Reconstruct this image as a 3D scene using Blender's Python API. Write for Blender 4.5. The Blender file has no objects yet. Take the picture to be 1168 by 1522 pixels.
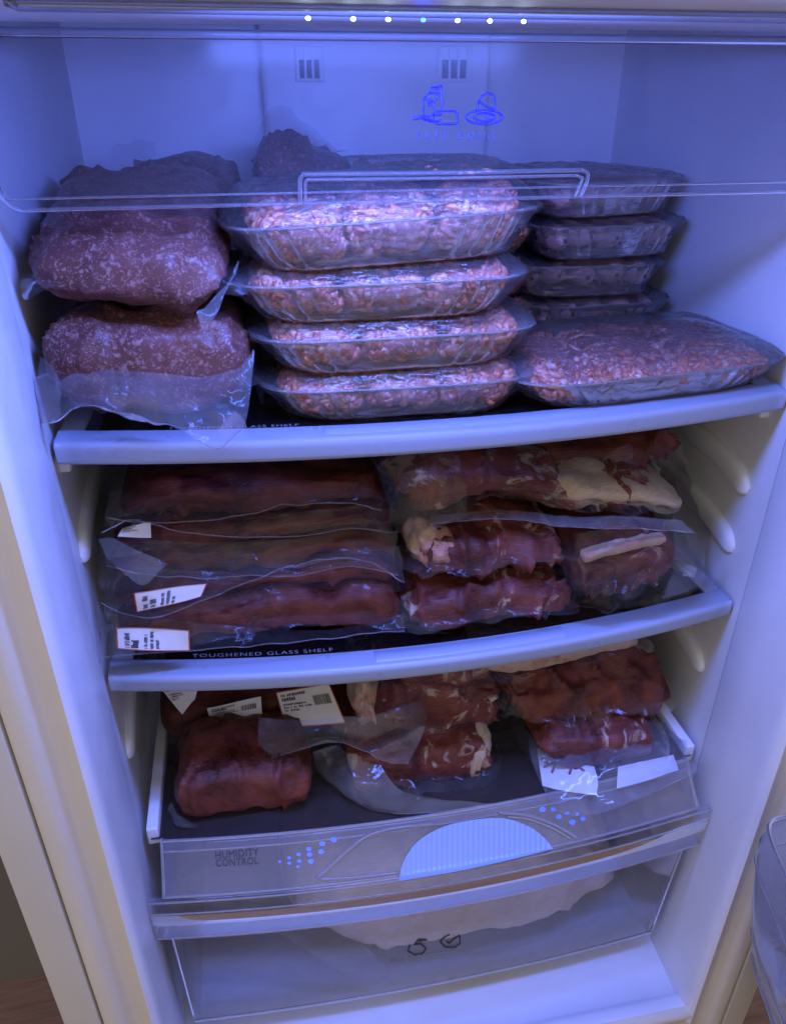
import bpy, math, random
import numpy as np
from mathutils import Vector, Matrix

random.seed(7)
SC = bpy.context.scene
COL = SC.collection
R_ = math.radians

# ------------------------------------------------------------------ camera
# world: x right, y into the refrigerator, z up; z = 0 is the height of the lens, y = 0 the shelf fronts
CAM = np.array([-0.126, -0.448, 0.0])
PITCH, YAW, FPX = 29.0, 10.8, 1135.0
cam_d = bpy.data.cameras.new('camera')
cam_o = bpy.data.objects.new('camera', cam_d)
COL.objects.link(cam_o)
cam_o.location = CAM
cam_o.rotation_euler = (R_(90 - PITCH), 0, R_(-YAW))
cam_d.sensor_fit = 'VERTICAL'
cam_d.sensor_height = 24.0
cam_d.lens = 24.0 * FPX / 1522.0
cam_d.clip_start = 0.01
cam_d.clip_end = 50
SC.camera = cam_o

# ------------------------------------------------------------------ light
wd = bpy.data.worlds.new('World')
SC.world = wd
wd.use_nodes = True
wb = wd.node_tree.nodes['Background']
wb.inputs[0].default_value = (1.0, 0.92, 0.84, 1)
wb.inputs[1].default_value = 0.64


def area(name, loc, target, size, size_y, energy, color, spread=180):
    l = bpy.data.lights.new(name, 'AREA')
    l.shape = 'RECTANGLE'
    l.size, l.size_y = size, size_y
    l.energy = energy
    l.color = color
    l.spread = R_(spread)
    o = bpy.data.objects.new(name, l)
    COL.objects.link(o)
    o.location = loc
    d = Vector(target) - Vector(loc)
    o.rotation_euler = d.to_track_quat('-Z', 'Y').to_euler()
    return o


BLUE = (0.13, 0.215, 1.0)
area('led_strip_light', (-0.035, -0.098, 0.0200), (-0.02, 0.05, -0.30), 0.20, 0.022, 2.9, BLUE)
# added blue fill high up front, evening out the led light; the room's warm lamp behind the photographer
area('added_led_fill', (0.02, -0.58, 1.55), (0.0, -0.06, -0.4), 1.7, 0.2, 60, BLUE)
area('room_warm_lamp', (-0.3, -2.0, 1.05), (0.0, 0.0, -0.4), 2.8, 1.8, 3.0, (1.0, 0.87, 0.64))

vs = SC.view_settings
vs.view_transform = 'Standard'
vs.look = 'None'
vs.exposure = 0.0
vs.gamma = 1.0
vs.use_curve_mapping = False
cy = SC.cycles
cy.use_denoising = True
cy.max_bounces = 9
cy.diffuse_bounces = 5
cy.glossy_bounces = 3
cy.transmission_bounces = 3
cy.use_adaptive_sampling = True
cy.adaptive_threshold = 0.03
cy.transparent_max_bounces = 28
cy.sample_clamp_indirect = 3.0
cy.sample_clamp_direct = 12.0
cy.caustics_reflective = False
cy.caustics_refractive = False

# ------------------------------------------------------------------ maths helpers
def _camR():
    p, y = R_(PITCH), R_(YAW)
    fwd = np.array([math.sin(y) * math.cos(p), math.cos(y) * math.cos(p), -math.sin(p)])
    right = np.array([math.cos(y), -math.sin(y), 0])
    return np.array([right, np.cross(right, fwd), fwd])


CR = _camR()


def at(px, py, y):
    """the point of the place on the vertical plane at depth y that the photo shows at (px, py)"""
    r = CR.T @ np.array([(px - 584) / FPX, (761 - py) / FPX, 1.0])
    return CAM + (y - CAM[1]) / r[1] * r


def atz(px, py, z):
    r = CR.T @ np.array([(px - 584) / FPX, (761 - py) / FPX, 1.0])
    return CAM + (z - CAM[2]) / r[2] * r


def _hash(ix, iy, iz, seed):
    h = (ix * 374761393 + iy * 668265263 + iz * 2147483647 + seed * 1274126177) & 0xFFFFFFFF
    h = ((h ^ (h >> 13)) * 1274126177) & 0xFFFFFFFF
    h = (h ^ (h >> 16)) & 0xFFFFFFFF
    return h / 4294967295.0 * 2 - 1


def noise(P, scale, seed=0):
    Q = np.asarray(P, float) * scale + 1000.0
    I = np.floor(Q).astype(np.int64)
    F = Q - I
    F = F * F * F * (F * (F * 6 - 15) + 10)
    out = 0
    for dx in (0, 1):
        wx = F[..., 0] if dx else 1 - F[..., 0]
        for dy in (0, 1):
            wy = F[..., 1] if dy else 1 - F[..., 1]
            for dz in (0, 1):
                wz = F[..., 2] if dz else 1 - F[..., 2]
                out = out + wx * wy * wz * _hash(I[..., 0] + dx, I[..., 1] + dy, I[..., 2] + dz, seed)
    return out


def fbm(P, scale, seed=0, octv=3):
    s = 0
    a = 1.0
    for k in range(octv):
        s = s + a * noise(P, scale * 2 ** k, seed + 17 * k)
        a *= 0.5
    return s


def ridge(P, scale, seed=0):
    return 1 - np.abs(noise(P, scale, seed)) * 2


def grid_normals(P, cu=False, cv=False):
    du = np.roll(P, -1, 0) - np.roll(P, 1, 0)
    dv = np.roll(P, -1, 1) - np.roll(P, 1, 1)
    if not cu:
        du[0], du[-1] = P[1] - P[0], P[-1] - P[-2]
    if not cv:
        dv[:, 0], dv[:, -1] = P[:, 1] - P[:, 0], P[:, -1] - P[:, -2]
    n = np.cross(du, dv)
    return n / (np.linalg.norm(n, axis=-1, keepdims=True) + 1e-12)


# ------------------------------------------------------------------ object helpers
def mesh_obj(name, V, F, mat, parent=None, smooth=True, kind=None, label=None):
    me = bpy.data.meshes.new(name)
    V = np.asarray(V, float).reshape(-1, 3)
    off = np.zeros(3)
    if parent is not None:
        off = np.array(world_loc(parent))
    me.from_pydata((V - off).tolist(), [], F if isinstance(F, list) else F.tolist())
    if smooth:
        me.polygons.foreach_set('use_smooth', [True] * len(me.polygons))
    me.update()
    if mat is not None:
        me.materials.append(mat)
    o = bpy.data.objects.new(name, me)
    COL.objects.link(o)
    if parent is not None:
        o.parent = parent
    if kind:
        o['kind'] = kind
    if label:
        o['label'] = label
    return o


def world_loc(o):
    l = Vector((0, 0, 0))
    while o is not None:
        l = l + o.location
        o = o.parent
    return l


def thing(name, label, cat, loc=(0, 0, 0), group=None):
    o = bpy.data.objects.new(name, None)
    COL.objects.link(o)
    o.location = Vector([float(v) for v in loc])
    o.empty_display_size = 0.02
    o['label'] = label
    o['category'] = cat
    if group:
        o['group'] = group
    return o


def grid_faces(nu, nv, cu=False, cv=False, base=0):
    f = []
    for i in range(nu if cu else nu - 1):
        a, b = i * nv, ((i + 1) % nu) * nv
        for j in range(nv if cv else nv - 1):
            k = (j + 1) % nv
            f.append((base + a + j, base + b + j, base + b + k, base + a + k))
    return f


def grid_obj(name, P, mat, parent=None, cu=False, cv=False, caps=False, **kw):
    nu, nv = P.shape[:2]
    F = grid_faces(nu, nv, cu, cv)
    if caps:
        F.append(tuple(range(nv))[::-1])
        F.append(tuple((nu - 1) * nv + j for j in range(nv)))
    return mesh_obj(name, P, F, mat, parent, **kw)


def box(name, lo, hi, mat, parent=None, bevel=0.0, **kw):
    """box with softened edges"""
    lo, hi = np.array(lo, float), np.array(hi, float)
    import bmesh
    bm = bmesh.new()
    bmesh.ops.create_cube(bm, size=1.0)
    for v in bm.verts:
        v.co = Vector([lo[i] + (v.co[i] + 0.5) * (hi[i] - lo[i]) for i in range(3)])
    if bevel > 0:
        bmesh.ops.bevel(bm, geom=bm.edges[:], offset=bevel, segments=3, affect='EDGES', profile=0.5)
    V = [tuple(v.co) for v in bm.verts]
    bm.verts.index_update()
    F = [tuple(v.index for v in f.verts) for f in bm.faces]
    bm.free()
    return mesh_obj(name, V, F, mat, parent, smooth=bevel > 0, **kw)


def cr(pts, t):
    """Catmull-Rom through pts (n, d) at parameters t in 0..1"""
    pts = np.asarray(pts, float)
    n = len(pts)
    if n == 1:
        return np.repeat(pts, len(t), 0)
    t = np.asarray(t, float) * (n - 1)
    i = np.clip(np.floor(t).astype(int), 0, n - 2)
    f = (t - i)[:, None]
    g = lambda k: pts[np.clip(k, 0, n - 1)]
    p0 = np.where((i > 0)[:, None], g(i - 1), 2 * g(i) - g(i + 1))
    p3 = np.where((i + 2 < n)[:, None], g(i + 2), 2 * g(i + 1) - g(i))
    p1, p2 = g(i), g(i + 1)
    return 0.5 * (2 * p1 + (p2 - p0) * f + (2 * p0 - 5 * p1 + 4 * p2 - p3) * f * f + (3 * p1 - p0 - 3 * p2 + p3) * f ** 3)


def tube_pts(pts, r, sides=8):
    pts = np.asarray(pts, float)
    T = np.gradient(pts, axis=0)
    T /= np.linalg.norm(T, axis=1, keepdims=True) + 1e-12
    ref = np.array([0.0, 0, 1]) if abs(T[:, 2]).mean() < 0.8 else np.array([0, 1.0, 0])
    A = np.cross(T, ref)
    A /= np.linalg.norm(A, axis=1, keepdims=True) + 1e-12
    B = np.cross(T, A)
    th = np.linspace(0, 2 * math.pi, sides, endpoint=False)
    r = np.broadcast_to(np.asarray(r, float), (len(pts),))
    return pts[:, None] + r[:, None, None] * (A[:, None] * np.cos(th)[None, :, None] + B[:, None] * np.sin(th)[None, :, None])


def tube(name, pts, r, mat, parent=None, sides=8, **kw):
    return grid_obj(name, tube_pts(pts, r, sides), mat, parent, cv=True, caps=True, **kw)


def patch(name, ctrl, mat, parent=None, nu=40, nv=40, crumple=0.0015, scale=60, seed=1, world=False, fold=0.0, edge=0.0, **kw):
    """soft sheet through rows of (px, py, depth) control points, crumpled"""
    C = np.array([[(p if world else (atz(*p[:3]) if len(p) == 4 else at(*p))) for p in row] for row in ctrl], float)
    tu, tv = np.linspace(0, 1, nu), np.linspace(0, 1, nv)
    A = np.stack([cr(C[:, k], tu) for k in range(C.shape[1])], 1)
    P = np.stack([cr(A[i], tv) for i in range(nu)], 0)
    N = grid_normals(P)
    d = crumple * (fbm(P, scale, seed, 3) + 0.8 * ridge(P * np.array([1, 1, 0.6]), scale * 0.8, seed + 5))
    if fold:
        d = d + fold * ridge(P, scale * 0.35, seed + 9)
    P = P + N * d[..., None]
    o = grid_obj(name, P, mat, parent, **kw)
    if edge:
        tube('film_edge', P[-1], edge, M['seam'], o, 5)
    return o


def loaf(top, bot, y0, depth, yt=None, yb=None, n=3.2, m=4.0, skew=0.0, rise=0.0, back=1.0, amp=0.003, scale=30,
         fine=0.0006, seed=1, nu=72, nv=56, crease=0.0, crscale=25, zmin=None, facet=1.0):
    """lump of meat: front outline given along its top and its bottom, rounded section running back by `depth`"""
    yt = y0 + 0.3 * depth if yt is None else yt
    yb = y0 + 0.1 * depth if yb is None else yb
    t = np.linspace(0, 1, nu)
    u = 0.5 - 0.5 * np.cos(math.pi * t)
    T = cr(np.array([at(p[0], p[1], yt) for p in top]), u)
    B = cr(np.array([at(p[0], p[1], yb) for p in bot]), u)
    e = np.clip(1 - np.abs(2 * u - 1) ** m, 0, 1) ** (1 / m)
    e = 0.03 + 0.97 * e
    th = np.linspace(0, 2 * math.pi, nv, endpoint=False)
    c, s = np.cos(th), np.sin(th)
    cc = np.sign(c) * np.abs(c) ** (2 / n)
    ss = np.sign(s) * np.abs(s) ** (2 / n)
    zm, hz = (T[:, 2] + B[:, 2]) / 2, (T[:, 2] - B[:, 2]) / 2
    q = (ss + 1) / 2
    X = B[:, 0][:, None] * (1 - q) + T[:, 0][:, None] * q
    Y = y0 + depth / 2 - e[:, None] * depth / 2 * cc[None]
    fr = (Y - y0) / depth
    hh = hz[:, None] * (1 + (back - 1) * fr)
    Z = zm[:, None] + hh * e[:, None] * ss[None] + rise * (Y - y0) + (hh - hz[:, None])
    X = X + skew * (Y - y0)
    P = np.stack([X, Y, Z], -1)
    N = -grid_normals(P, cv=True)
    d = amp * (fbm(P, scale, seed, 3) + facet * (0.55 * (np.abs(noise(P, scale * 1.9, seed + 23)) * 2 - 0.6) + 0.30 * (np.abs(noise(P, scale * 4.1, seed + 29)) * 2 - 0.6)))
    if fine:
        d = d + fine * fbm(P, scale * 5, seed + 3, 2)
    if crease:
        r = np.clip(ridge(P + 0.01 * np.stack([noise(P, 40, seed + 70)] * 3, -1), crscale, seed + 31), 0, 1) ** 8
        d = d - crease * r
    d = d * np.clip(np.minimum(u, 1 - u) * 9, 0.05, 1)[:, None]
    P = P + N * d[..., None]
    if zmin is not None:
        z = P[..., 2]
        P[..., 2] = np.where(z < zmin + 0.004, zmin + 0.004 * np.exp(np.clip((z - zmin - 0.004) / 0.004, -8, 0)), z)
    return P


def meat_obj(name, P, mat, parent, **kw):
    return grid_obj(name, P[:, ::-1], mat, parent, cv=True, caps=True, **kw)


def wrap_obj(name, P, mat, parent, off=0.0014, wr=0.0012, scale=70, seed=3, zmin=None, **kw):
    N = -grid_normals(P, cv=True)
    W = P + 0.006 * np.stack([noise(P, 45, seed + 41), noise(P, 45, seed + 42), noise(P, 45, seed + 43)], -1)
    d = off + wr * (0.45 * fbm(P, scale, seed, 3) + 1.1 * np.clip(ridge(W * np.array([0.7, 1, 1.3]), scale * 0.55, seed + 8), 0, 1) ** 5 + 0.5 * np.clip(ridge(W, scale * 1.3, seed + 9), 0, 1) ** 4)
    Q = P + N * np.clip(d, 0.0006, None)[..., None]
    if zmin is not None:
        Q[..., 2] = np.maximum(Q[..., 2], zmin)
    return grid_obj(name, Q[:, ::-1], mat, parent, cv=True, caps=True, **kw)


def flange_obj(name, P, mat, parent, wf=0.015, wb_=0.012, wl=0.02, wr=0.02, droop=-0.006, amp=0.005, freq=28, seed=5,
               zmin=None, level=0.0, **kw):
    """the sealed margin of a vacuum bag, a wavy sheet round the waist of its lump"""
    nu, nv = P.shape[:2]
    kf, kb = int(round(nv * (0 - level) / (2 * math.pi))) % nv, int(round(nv * (math.pi + level) / (2 * math.pi))) % nv
    L = np.concatenate([P[1:-1, kf], P[-2:0:-1, kb]], 0)
    cen = L.mean(0)
    t = np.roll(L, -1, 0) - np.roll(L, 1, 0)
    nrm = np.stack([t[:, 1], -t[:, 0]], 1)
    nrm /= np.linalg.norm(nrm, axis=1, keepdims=True) + 1e-12
    for _ in range(6):
        nrm = (np.roll(nrm, 1, 0) + nrm * 2 + np.roll(nrm, -1, 0)) / 4
    nrm /= np.linalg.norm(nrm, axis=1, keepdims=True) + 1e-12
    nx, ny = nrm[:, 0], nrm[:, 1]
    w = wf * np.clip(-ny, 0, 1) ** 2 + wb_ * np.clip(ny, 0, 1) ** 2 + wl * np.clip(-nx, 0, 1) ** 2 + wr * np.clip(nx, 0, 1) ** 2
    ns = 9
    S = np.linspace(-0.12, 1, ns)
    Q = np.zeros((len(L), ns, 3))
    Q[..., :2] = L[:, None, :2] + nrm[:, None] * (w[:, None] * S[None])[..., None]
    Q[..., 2] = L[:, None, 2]
    s1 = np.clip(S, 0, 1)[None]
    Q[..., 2] += droop * s1 ** 1.5 + amp * s1 * fbm(Q * np.array([1, 1, 0.0]), freq, seed, 2)
    Q[..., :2] += 0.15 * amp * s1[..., None] * np.stack([noise(Q, freq * 2, seed + 3), noise(Q, freq * 2, seed + 4)], -1)
    if zmin is not None:
        Q[..., 2] = np.maximum(Q[..., 2], zmin + 0.0004 * (1 + noise(Q, 90, seed)))
    return grid_obj(name, Q, mat, parent, cu=True, **kw)

# ------------------------------------------------------------------ materials
def new_mat(name):
    m = bpy.data.materials.new(name)
    m.use_nodes = True
    nt = m.node_tree
    for n in list(nt.nodes):
        nt.nodes.remove(n)
    out = nt.nodes.new('ShaderNodeOutputMaterial')
    return m, nt, out


def nd(nt, typ, **kw):
    n = nt.nodes.new(typ)
    for k, v in kw.items():
        if k in n.inputs:
            n.inputs[k].default_value = v
        else:
            setattr(n, k, v)
    return n


def coords(nt, scale=(1, 1, 1), rot=(0, 0, 0)):
    tc = nt.nodes.new('ShaderNodeTexCoord')
    mp = nt.nodes.new('ShaderNodeMapping')
    mp.inputs['Scale'].default_value = scale
    mp.inputs['Rotation'].default_value = rot
    nt.links.new(tc.outputs['Object'], mp.inputs['Vector'])
    return mp.outputs['Vector']


def ramp(nt, src, stops):
    r = nt.nodes.new('ShaderNodeValToRGB')
    while len(r.color_ramp.elements) < len(stops):
        r.color_ramp.elements.new(0.5)
    for e, (p, c) in zip(r.color_ramp.elements, stops):
        e.position = p
        e.color = (c[0], c[1], c[2], 1) if not np.isscalar(c) else (c, c, c, 1)
    nt.links.new(src, r.inputs[0])
    return r.outputs[0]


def mix(nt, fac, a, b):
    n = nt.nodes.new('ShaderNodeMix')
    n.data_type = 'RGBA'
    for s, v in ((n.inputs[0], fac), (n.inputs[6], a), (n.inputs[7], b)):
        if hasattr(v, 'default_value') or hasattr(v, 'links'):
            nt.links.new(v, s)
        else:
            s.default_value = v if np.isscalar(v) else (*v, 1)
    return n.outputs[2]


def math_n(nt, op, a, b=None, clamp=False):
    n = nt.nodes.new('ShaderNodeMath')
    n.operation = op
    n.use_clamp = clamp
    for s, v in zip(n.inputs, (a, b)):
        if v is None:
            continue
        if np.isscalar(v):
            s.default_value = v
        else:
            nt.links.new(v, s)
    return n.outputs[0]


def tex_noise(nt, vec, scale, detail=3, rough=0.5, dist=0.0):
    n = nd(nt, 'ShaderNodeTexNoise', Scale=scale, Detail=detail, Roughness=rough, Distortion=dist)
    nt.links.new(vec, n.inputs['Vector'])
    return n.outputs['Fac']


def tex_vor(nt, vec, scale, feature='F1', rnd=1.0):
    n = nd(nt, 'ShaderNodeTexVoronoi', Scale=scale, Randomness=rnd)
    n.feature = feature
    nt.links.new(vec, n.inputs['Vector'])
    return n


def bump(nt, h, strength=0.5, dist=0.001):
    b = nd(nt, 'ShaderNodeBump', Strength=strength, Distance=dist)
    nt.links.new(h, b.inputs['Height'])
    return b.outputs['Normal']


def principled(nt, out, **kw):
    p = nt.nodes.new('ShaderNodeBsdfPrincipled')
    for k, v in kw.items():
        s = p.inputs[k]
        if hasattr(v, 'links'):
            nt.links.new(v, s)
        else:
            s.default_value = v if np.isscalar(v) else ((*v, 1) if len(v) == 3 and s.type == 'RGBA' else v)
    nt.links.new(p.outputs[0], out.inputs[0])
    return p


def m_plastic(name, col, rough=0.38, grain=0.0004, dirt=0.04, specks=0.4):
    m, nt, out = new_mat(name)
    v = coords(nt)
    a = tex_noise(nt, v, 9, 5, 0.6)
    c = mix(nt, ramp(nt, a, [(0.35, 0), (0.75, 1)]), col, tuple(x * (1 - dirt) for x in col))
    sp = tex_noise(nt, v, 420, 1)
    c = mix(nt, ramp(nt, sp, [(0.79, 0), (0.83, specks)]), c, tuple(x * 0.72 for x in col))
    rg = ramp(nt, tex_noise(nt, v, 60, 3), [(0.3, rough - 0.06), (0.7, rough + 0.1)])
    b = bump(nt, tex_noise(nt, v, 260, 2), 0.12, grain)
    principled(nt, out, **{'Base Color': c, 'Roughness': rg, 'Normal': b})
    return m


def m_flat(name, col, rough=0.6, metallic=0.0):
    m, nt, out = new_mat(name)
    v = coords(nt)
    c = mix(nt, tex_noise(nt, v, 150, 3), tuple(x * 0.9 for x in col), tuple(min(1, x * 1.08) for x in col))
    principled(nt, out, **{'Base Color': c, 'Roughness': rough, 'Metallic': metallic})
    return m


def m_clear(name, tint=(0.93, 0.94, 0.97), haze=0.08, hazecol=(0.8, 0.82, 0.9), rough=0.06, ior=1.45, bscale=120, bdist=0.0004,
            stretch=(1, 1, 1), bstr=0.4, scratch=0.0, gain=1.0, base=0.0):
    """clear film or thin rigid plastic: see-through, glossy at grazing angles, slightly milky"""
    m, nt, out = new_mat(name)
    v = coords(nt, stretch)
    h = tex_noise(nt, v, bscale, 2, 0.6, 0.6)
    if bdist > 0:
        nrm = bump(nt, h, bstr, bdist * 1.6)
    tr = nd(nt, 'ShaderNodeBsdfTransparent', Color=(*tint, 1))
    gl = nd(nt, 'ShaderNodeBsdfGlossy', Roughness=rough, Color=(1, 1, 1, 1))
    fr = nd(nt, 'ShaderNodeFresnel', IOR=ior)
    if bdist > 0:
        nt.links.new(nrm, gl.inputs['Normal'])
        nt.links.new(nrm, fr.inputs['Normal'])
    fac = math_n(nt, 'ADD', math_n(nt, 'MULTIPLY', fr.outputs[0], gain), base, True)
    m1 = nt.nodes.new('ShaderNodeMixShader')
    nt.links.new(fac, m1.inputs[0])
    nt.links.new(tr.outputs[0], m1.inputs[1])
    nt.links.new(gl.outputs[0], m1.inputs[2])
    df = nd(nt, 'ShaderNodeBsdfDiffuse', Color=(*hazecol, 1))
    tl = nd(nt, 'ShaderNodeBsdfTranslucent', Color=(*hazecol, 1))
    ms = nt.nodes.new('ShaderNodeMixShader')
    ms.inputs[0].default_value = 0.45
    nt.links.new(df.outputs[0], ms.inputs[1])
    nt.links.new(tl.outputs[0], ms.inputs[2])
    m2 = nt.nodes.new('ShaderNodeMixShader')
    hz = ramp(nt, h, [(0.3, haze * 0.55), (0.75, haze * 1.6)]) if bdist > 0 else nd(nt, 'ShaderNodeValue').outputs[0]
    if bdist <= 0:
        hz.default_value = haze
    if scratch > 0:
        vs_ = coords(nt, (14, 14, 90))
        sc = ramp(nt, tex_noise(nt, vs_, 30, 2), [(0.66, 0), (0.72, scratch)])
        hz = math_n(nt, 'ADD', hz, sc, True)
    nt.links.new(hz, m2.inputs[0])
    nt.links.new(m1.outputs[0], m2.inputs[1])
    nt.links.new(ms.outputs[0], m2.inputs[2])
    nt.links.new(m2.outputs[0], out.inputs[0])
    return m


def m_meat(name, dark, mid, fat=(0.55, 0.42, 0.33), fat_lo=0.62, fat_hi=0.68, fscale=22, stretch=(1, 1, 1), rot=(0, 0, 0), rough=0.34, bd=0.0012):
    m, nt, out = new_mat(name)
    v = coords(nt, stretch, rot)
    a = tex_noise(nt, v, 26, 5, 0.65, 0.7)
    c = mix(nt, ramp(nt, a, [(0.36, 0), (0.64, 1)]), dark, mid)
    fib = tex_noise(nt, coords(nt, (18, 60, 240), rot), 6, 4, 0.6, 0.3)
    c = mix(nt, ramp(nt, fib, [(0.45, 0), (0.78, 0.42)]), c, tuple(min(1, x * 1.7 + 0.01) for x in mid))
    fm = tex_noise(nt, v, fscale, 6, 0.62, 1.4)
    fmask = ramp(nt, fm, [(fat_lo, 0), (fat_hi, 1)])
    fc = mix(nt, tex_noise(nt, v, 90, 3), fat, tuple(x * 0.72 for x in fat))
    c = mix(nt, fmask, c, fc)
    # thin silver-skin veins
    vor = tex_vor(nt, v, 36, 'DISTANCE_TO_EDGE')
    ve = ramp(nt, math_n(nt, 'ADD', vor.outputs['Distance'], math_n(nt, 'MULTIPLY', a, 0.16)), [(0.040, 0.26), (0.07, 0)])
    c = mix(nt, ve, c, tuple((x + y) / 2 for x, y in zip(fat, mid)))
    gr = ramp(nt, tex_noise(nt, coords(nt, (22, 70, 170), (rot[0] + 0.3, rot[1] + 0.35, rot[2] + 0.2)), 5, 3, 0.7, 1.2), [(0.60, 0), (0.76, 0.26)])
    c = mix(nt, gr, c, tuple(0.45 * x + 0.55 * y for x, y in zip(fat, mid)))
    hb = math_n(nt, 'ADD', math_n(nt, 'MULTIPLY', a, 1.0), math_n(nt, 'MULTIPLY', fib, 0.5))
    b = bump(nt, hb, 0.85, bd * 1.6)
    principled(nt, out, **{'Base Color': c, 'Roughness': rough, 'Normal': b, 'Specular IOR Level': 0.3})
    return m


def m_minced_bag(name, dark, mid, speck=(0.62, 0.46, 0.45)):
    m, nt, out = new_mat(name)
    v = coords(nt)
    wob = nd(nt, 'ShaderNodeTexNoise', Scale=150, Detail=2)
    nt.links.new(v, wob.inputs['Vector'])
    vv = nt.nodes.new('ShaderNodeVectorMath')
    vv.operation = 'MULTIPLY_ADD'
    nt.links.new(wob.outputs['Color'], vv.inputs[0])
    vv.inputs[1].default_value = (0.012, 0.012, 0.012)
    nt.links.new(v, vv.inputs[2])
    a = tex_noise(nt, v, 14, 5, 0.6, 0.8)
    c = mix(nt, ramp(nt, a, [(0.3, 0), (0.7, 1)]), dark, mid)
    for sc, lo, hi, thr, st in ((280, 0.16, 0.46, 0.35, 0.70), (560, 0.16, 0.46, 0.30, 0.6), (150, 0.12, 0.36, 0.66, 0.65)):
        vo = tex_vor(nt, vv.outputs[0], sc)
        dm = ramp(nt, vo.outputs['Distance'], [(lo, 1), (hi, 0)])
        sep = nt.nodes.new('ShaderNodeSeparateColor')
        nt.links.new(vo.outputs['Color'], sep.inputs[0])
        pick = ramp(nt, sep.outputs[0], [(thr, 0), (thr + 0.1, st)])
        c = mix(nt, math_n(nt, 'MULTIPLY', dm, pick), c, speck)
    b = bump(nt, math_n(nt, 'ADD', a, math_n(nt, 'MULTIPLY', tex_noise(nt, v, 90, 3), 0.4)), 0.6, 0.0015)
    principled(nt, out, **{'Base Color': c, 'Roughness': 0.4, 'Normal': b, 'Specular IOR Level': 0.2})
    return m


def m_mince(name, stops, rough=0.38):
    m, nt, out = new_mat(name)
    g = nt.nodes.new('ShaderNodeNewGeometry')
    c = ramp(nt, g.outputs['Random Per Island'], stops)
    v = coords(nt)
    c = mix(nt, ramp(nt, tex_noise(nt, v, 35, 4), [(0.4, 0), (0.7, 0.55)]), c, stops[0][1])
    b = bump(nt, tex_noise(nt, v, 900, 2), 0.4, 0.0004)
    principled(nt, out, **{'Base Color': c, 'Roughness': rough, 'Normal': b, 'Coat Weight': 0.2, 'Coat Roughness': 0.2,
                           'Subsurface Weight': 0.0})
    return m


def m_emit(name, col, strength):
    m, nt, out = new_mat(name)
    e = nd(nt, 'ShaderNodeEmission', Strength=strength, Color=(*col, 1))
    nt.links.new(e.outputs[0], out.inputs[0])
    return m


def m_wood(name):
    m, nt, out = new_mat(name)
    v = coords(nt, (1, 14, 1))
    a = tex_noise(nt, v, 8, 5, 0.6, 0.5)
    c = ramp(nt, a, [(0.3, (0.16, 0.085, 0.045)), (0.7, (0.27, 0.16, 0.09))])
    principled(nt, out, **{'Base Color': c, 'Roughness': 0.45})
    return m


M = {}
M['liner'] = m_plastic('white_liner_plastic', (0.77, 0.78, 0.80), 0.36, 0.0004, 0.10)
M['trim'] = m_plastic('dimmed_trim_plastic', (0.29, 0.33, 0.42), 0.33, 0.0001, 0.03, 0.0)  # white trim, its colour darkened and blued to temper the light on top
M['cream'] = m_plastic('cream_enamel', (0.58, 0.54, 0.42), 0.4, 0.0003)
M['gasket'] = m_plastic('cream_frame_plastic', (0.66, 0.60, 0.45), 0.45, 0.0003)
M['dark'] = m_flat('dark_gap', (0.03, 0.03, 0.03))
M['slot'] = m_flat('vent_dark_plastic', (0.16, 0.16, 0.18))
M['glass'] = m_clear('shade_tinted_glass', (0.26, 0.26, 0.27), 0.02, (0.3, 0.3, 0.32), 0.04, 1.5, bdist=0)  # tint carries the shade of the dark space under each shelf
M['coverglass'] = m_clear('brown_tinted_cover', (0.20, 0.19, 0.19), 0.40, (0.12, 0.098, 0.088), 0.12, 1.5, bdist=0)
M['flap'] = m_clear('scuffed_clear_flap', (0.84, 0.85, 0.91), 0.032, (0.72, 0.74, 0.86), 0.16, 1.3, 14, 0.0003, bstr=0.15, scratch=0.02, gain=0.4)
M['flapedge'] = m_clear('clear_flap_edge', (0.88, 0.89, 0.94), 0.07, (0.7, 0.72, 0.82), 0.1, 1.5, bdist=0)
M['drawer'] = m_clear('clear_drawer_plastic', (0.91, 0.91, 0.92), 0.09, (0.64, 0.64, 0.68), 0.10, 1.2, 40, 0.0002, bstr=0.2, base=0.02)
M['drawer_edge'] = m_clear('clear_drawer_edge', (0.82, 0.82, 0.84), 0.30, (0.7, 0.7, 0.72), 0.1, 1.5, bdist=0)
M['bin'] = m_clear('smoky_clear_bin', (0.80, 0.81, 0.86), 0.22, (0.5, 0.5, 0.56), 0.1, 1.5, bdist=0)
M['seam'] = m_clear('bag_seam', (0.93, 0.93, 0.95), 0.07, (0.75, 0.75, 0.82), 0.15, 1.45, bdist=0)
M['apron'] = m_clear('frosted_apron', (0.88, 0.88, 0.90), 0.30, (0.66, 0.62, 0.64), 0.10, 1.45, bdist=0)
M['film'] = m_clear('vacuum_bag_film', (0.97, 0.965, 0.97), 0.010, (0.75, 0.75, 0.78), 0.085, 1.25, 60, 0.0020, bstr=0.7, gain=0.6, base=0.012)
M['flange'] = m_clear('vacuum_bag_margin', (0.96, 0.96, 0.97), 0.030, (0.72, 0.72, 0.78), 0.10, 1.25, 45, 0.0025, bstr=0.7, gain=0.40, base=0.008)
M['thick'] = m_clear('cloudy_bag_film', (0.93, 0.93, 0.95), 0.12, (0.74, 0.74, 0.8), 0.10, 1.28, 32, 0.0030, bstr=0.7, gain=0.7, base=0.02)
M['wrap'] = m_clear('stretch_wrap', (0.96, 0.96, 0.97), 0.035, (0.8, 0.8, 0.85), 0.11, 1.22, 140, 0.0014, (0.5, 1, 1.6), bstr=0.8, gain=1.0, base=0.075)
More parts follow.
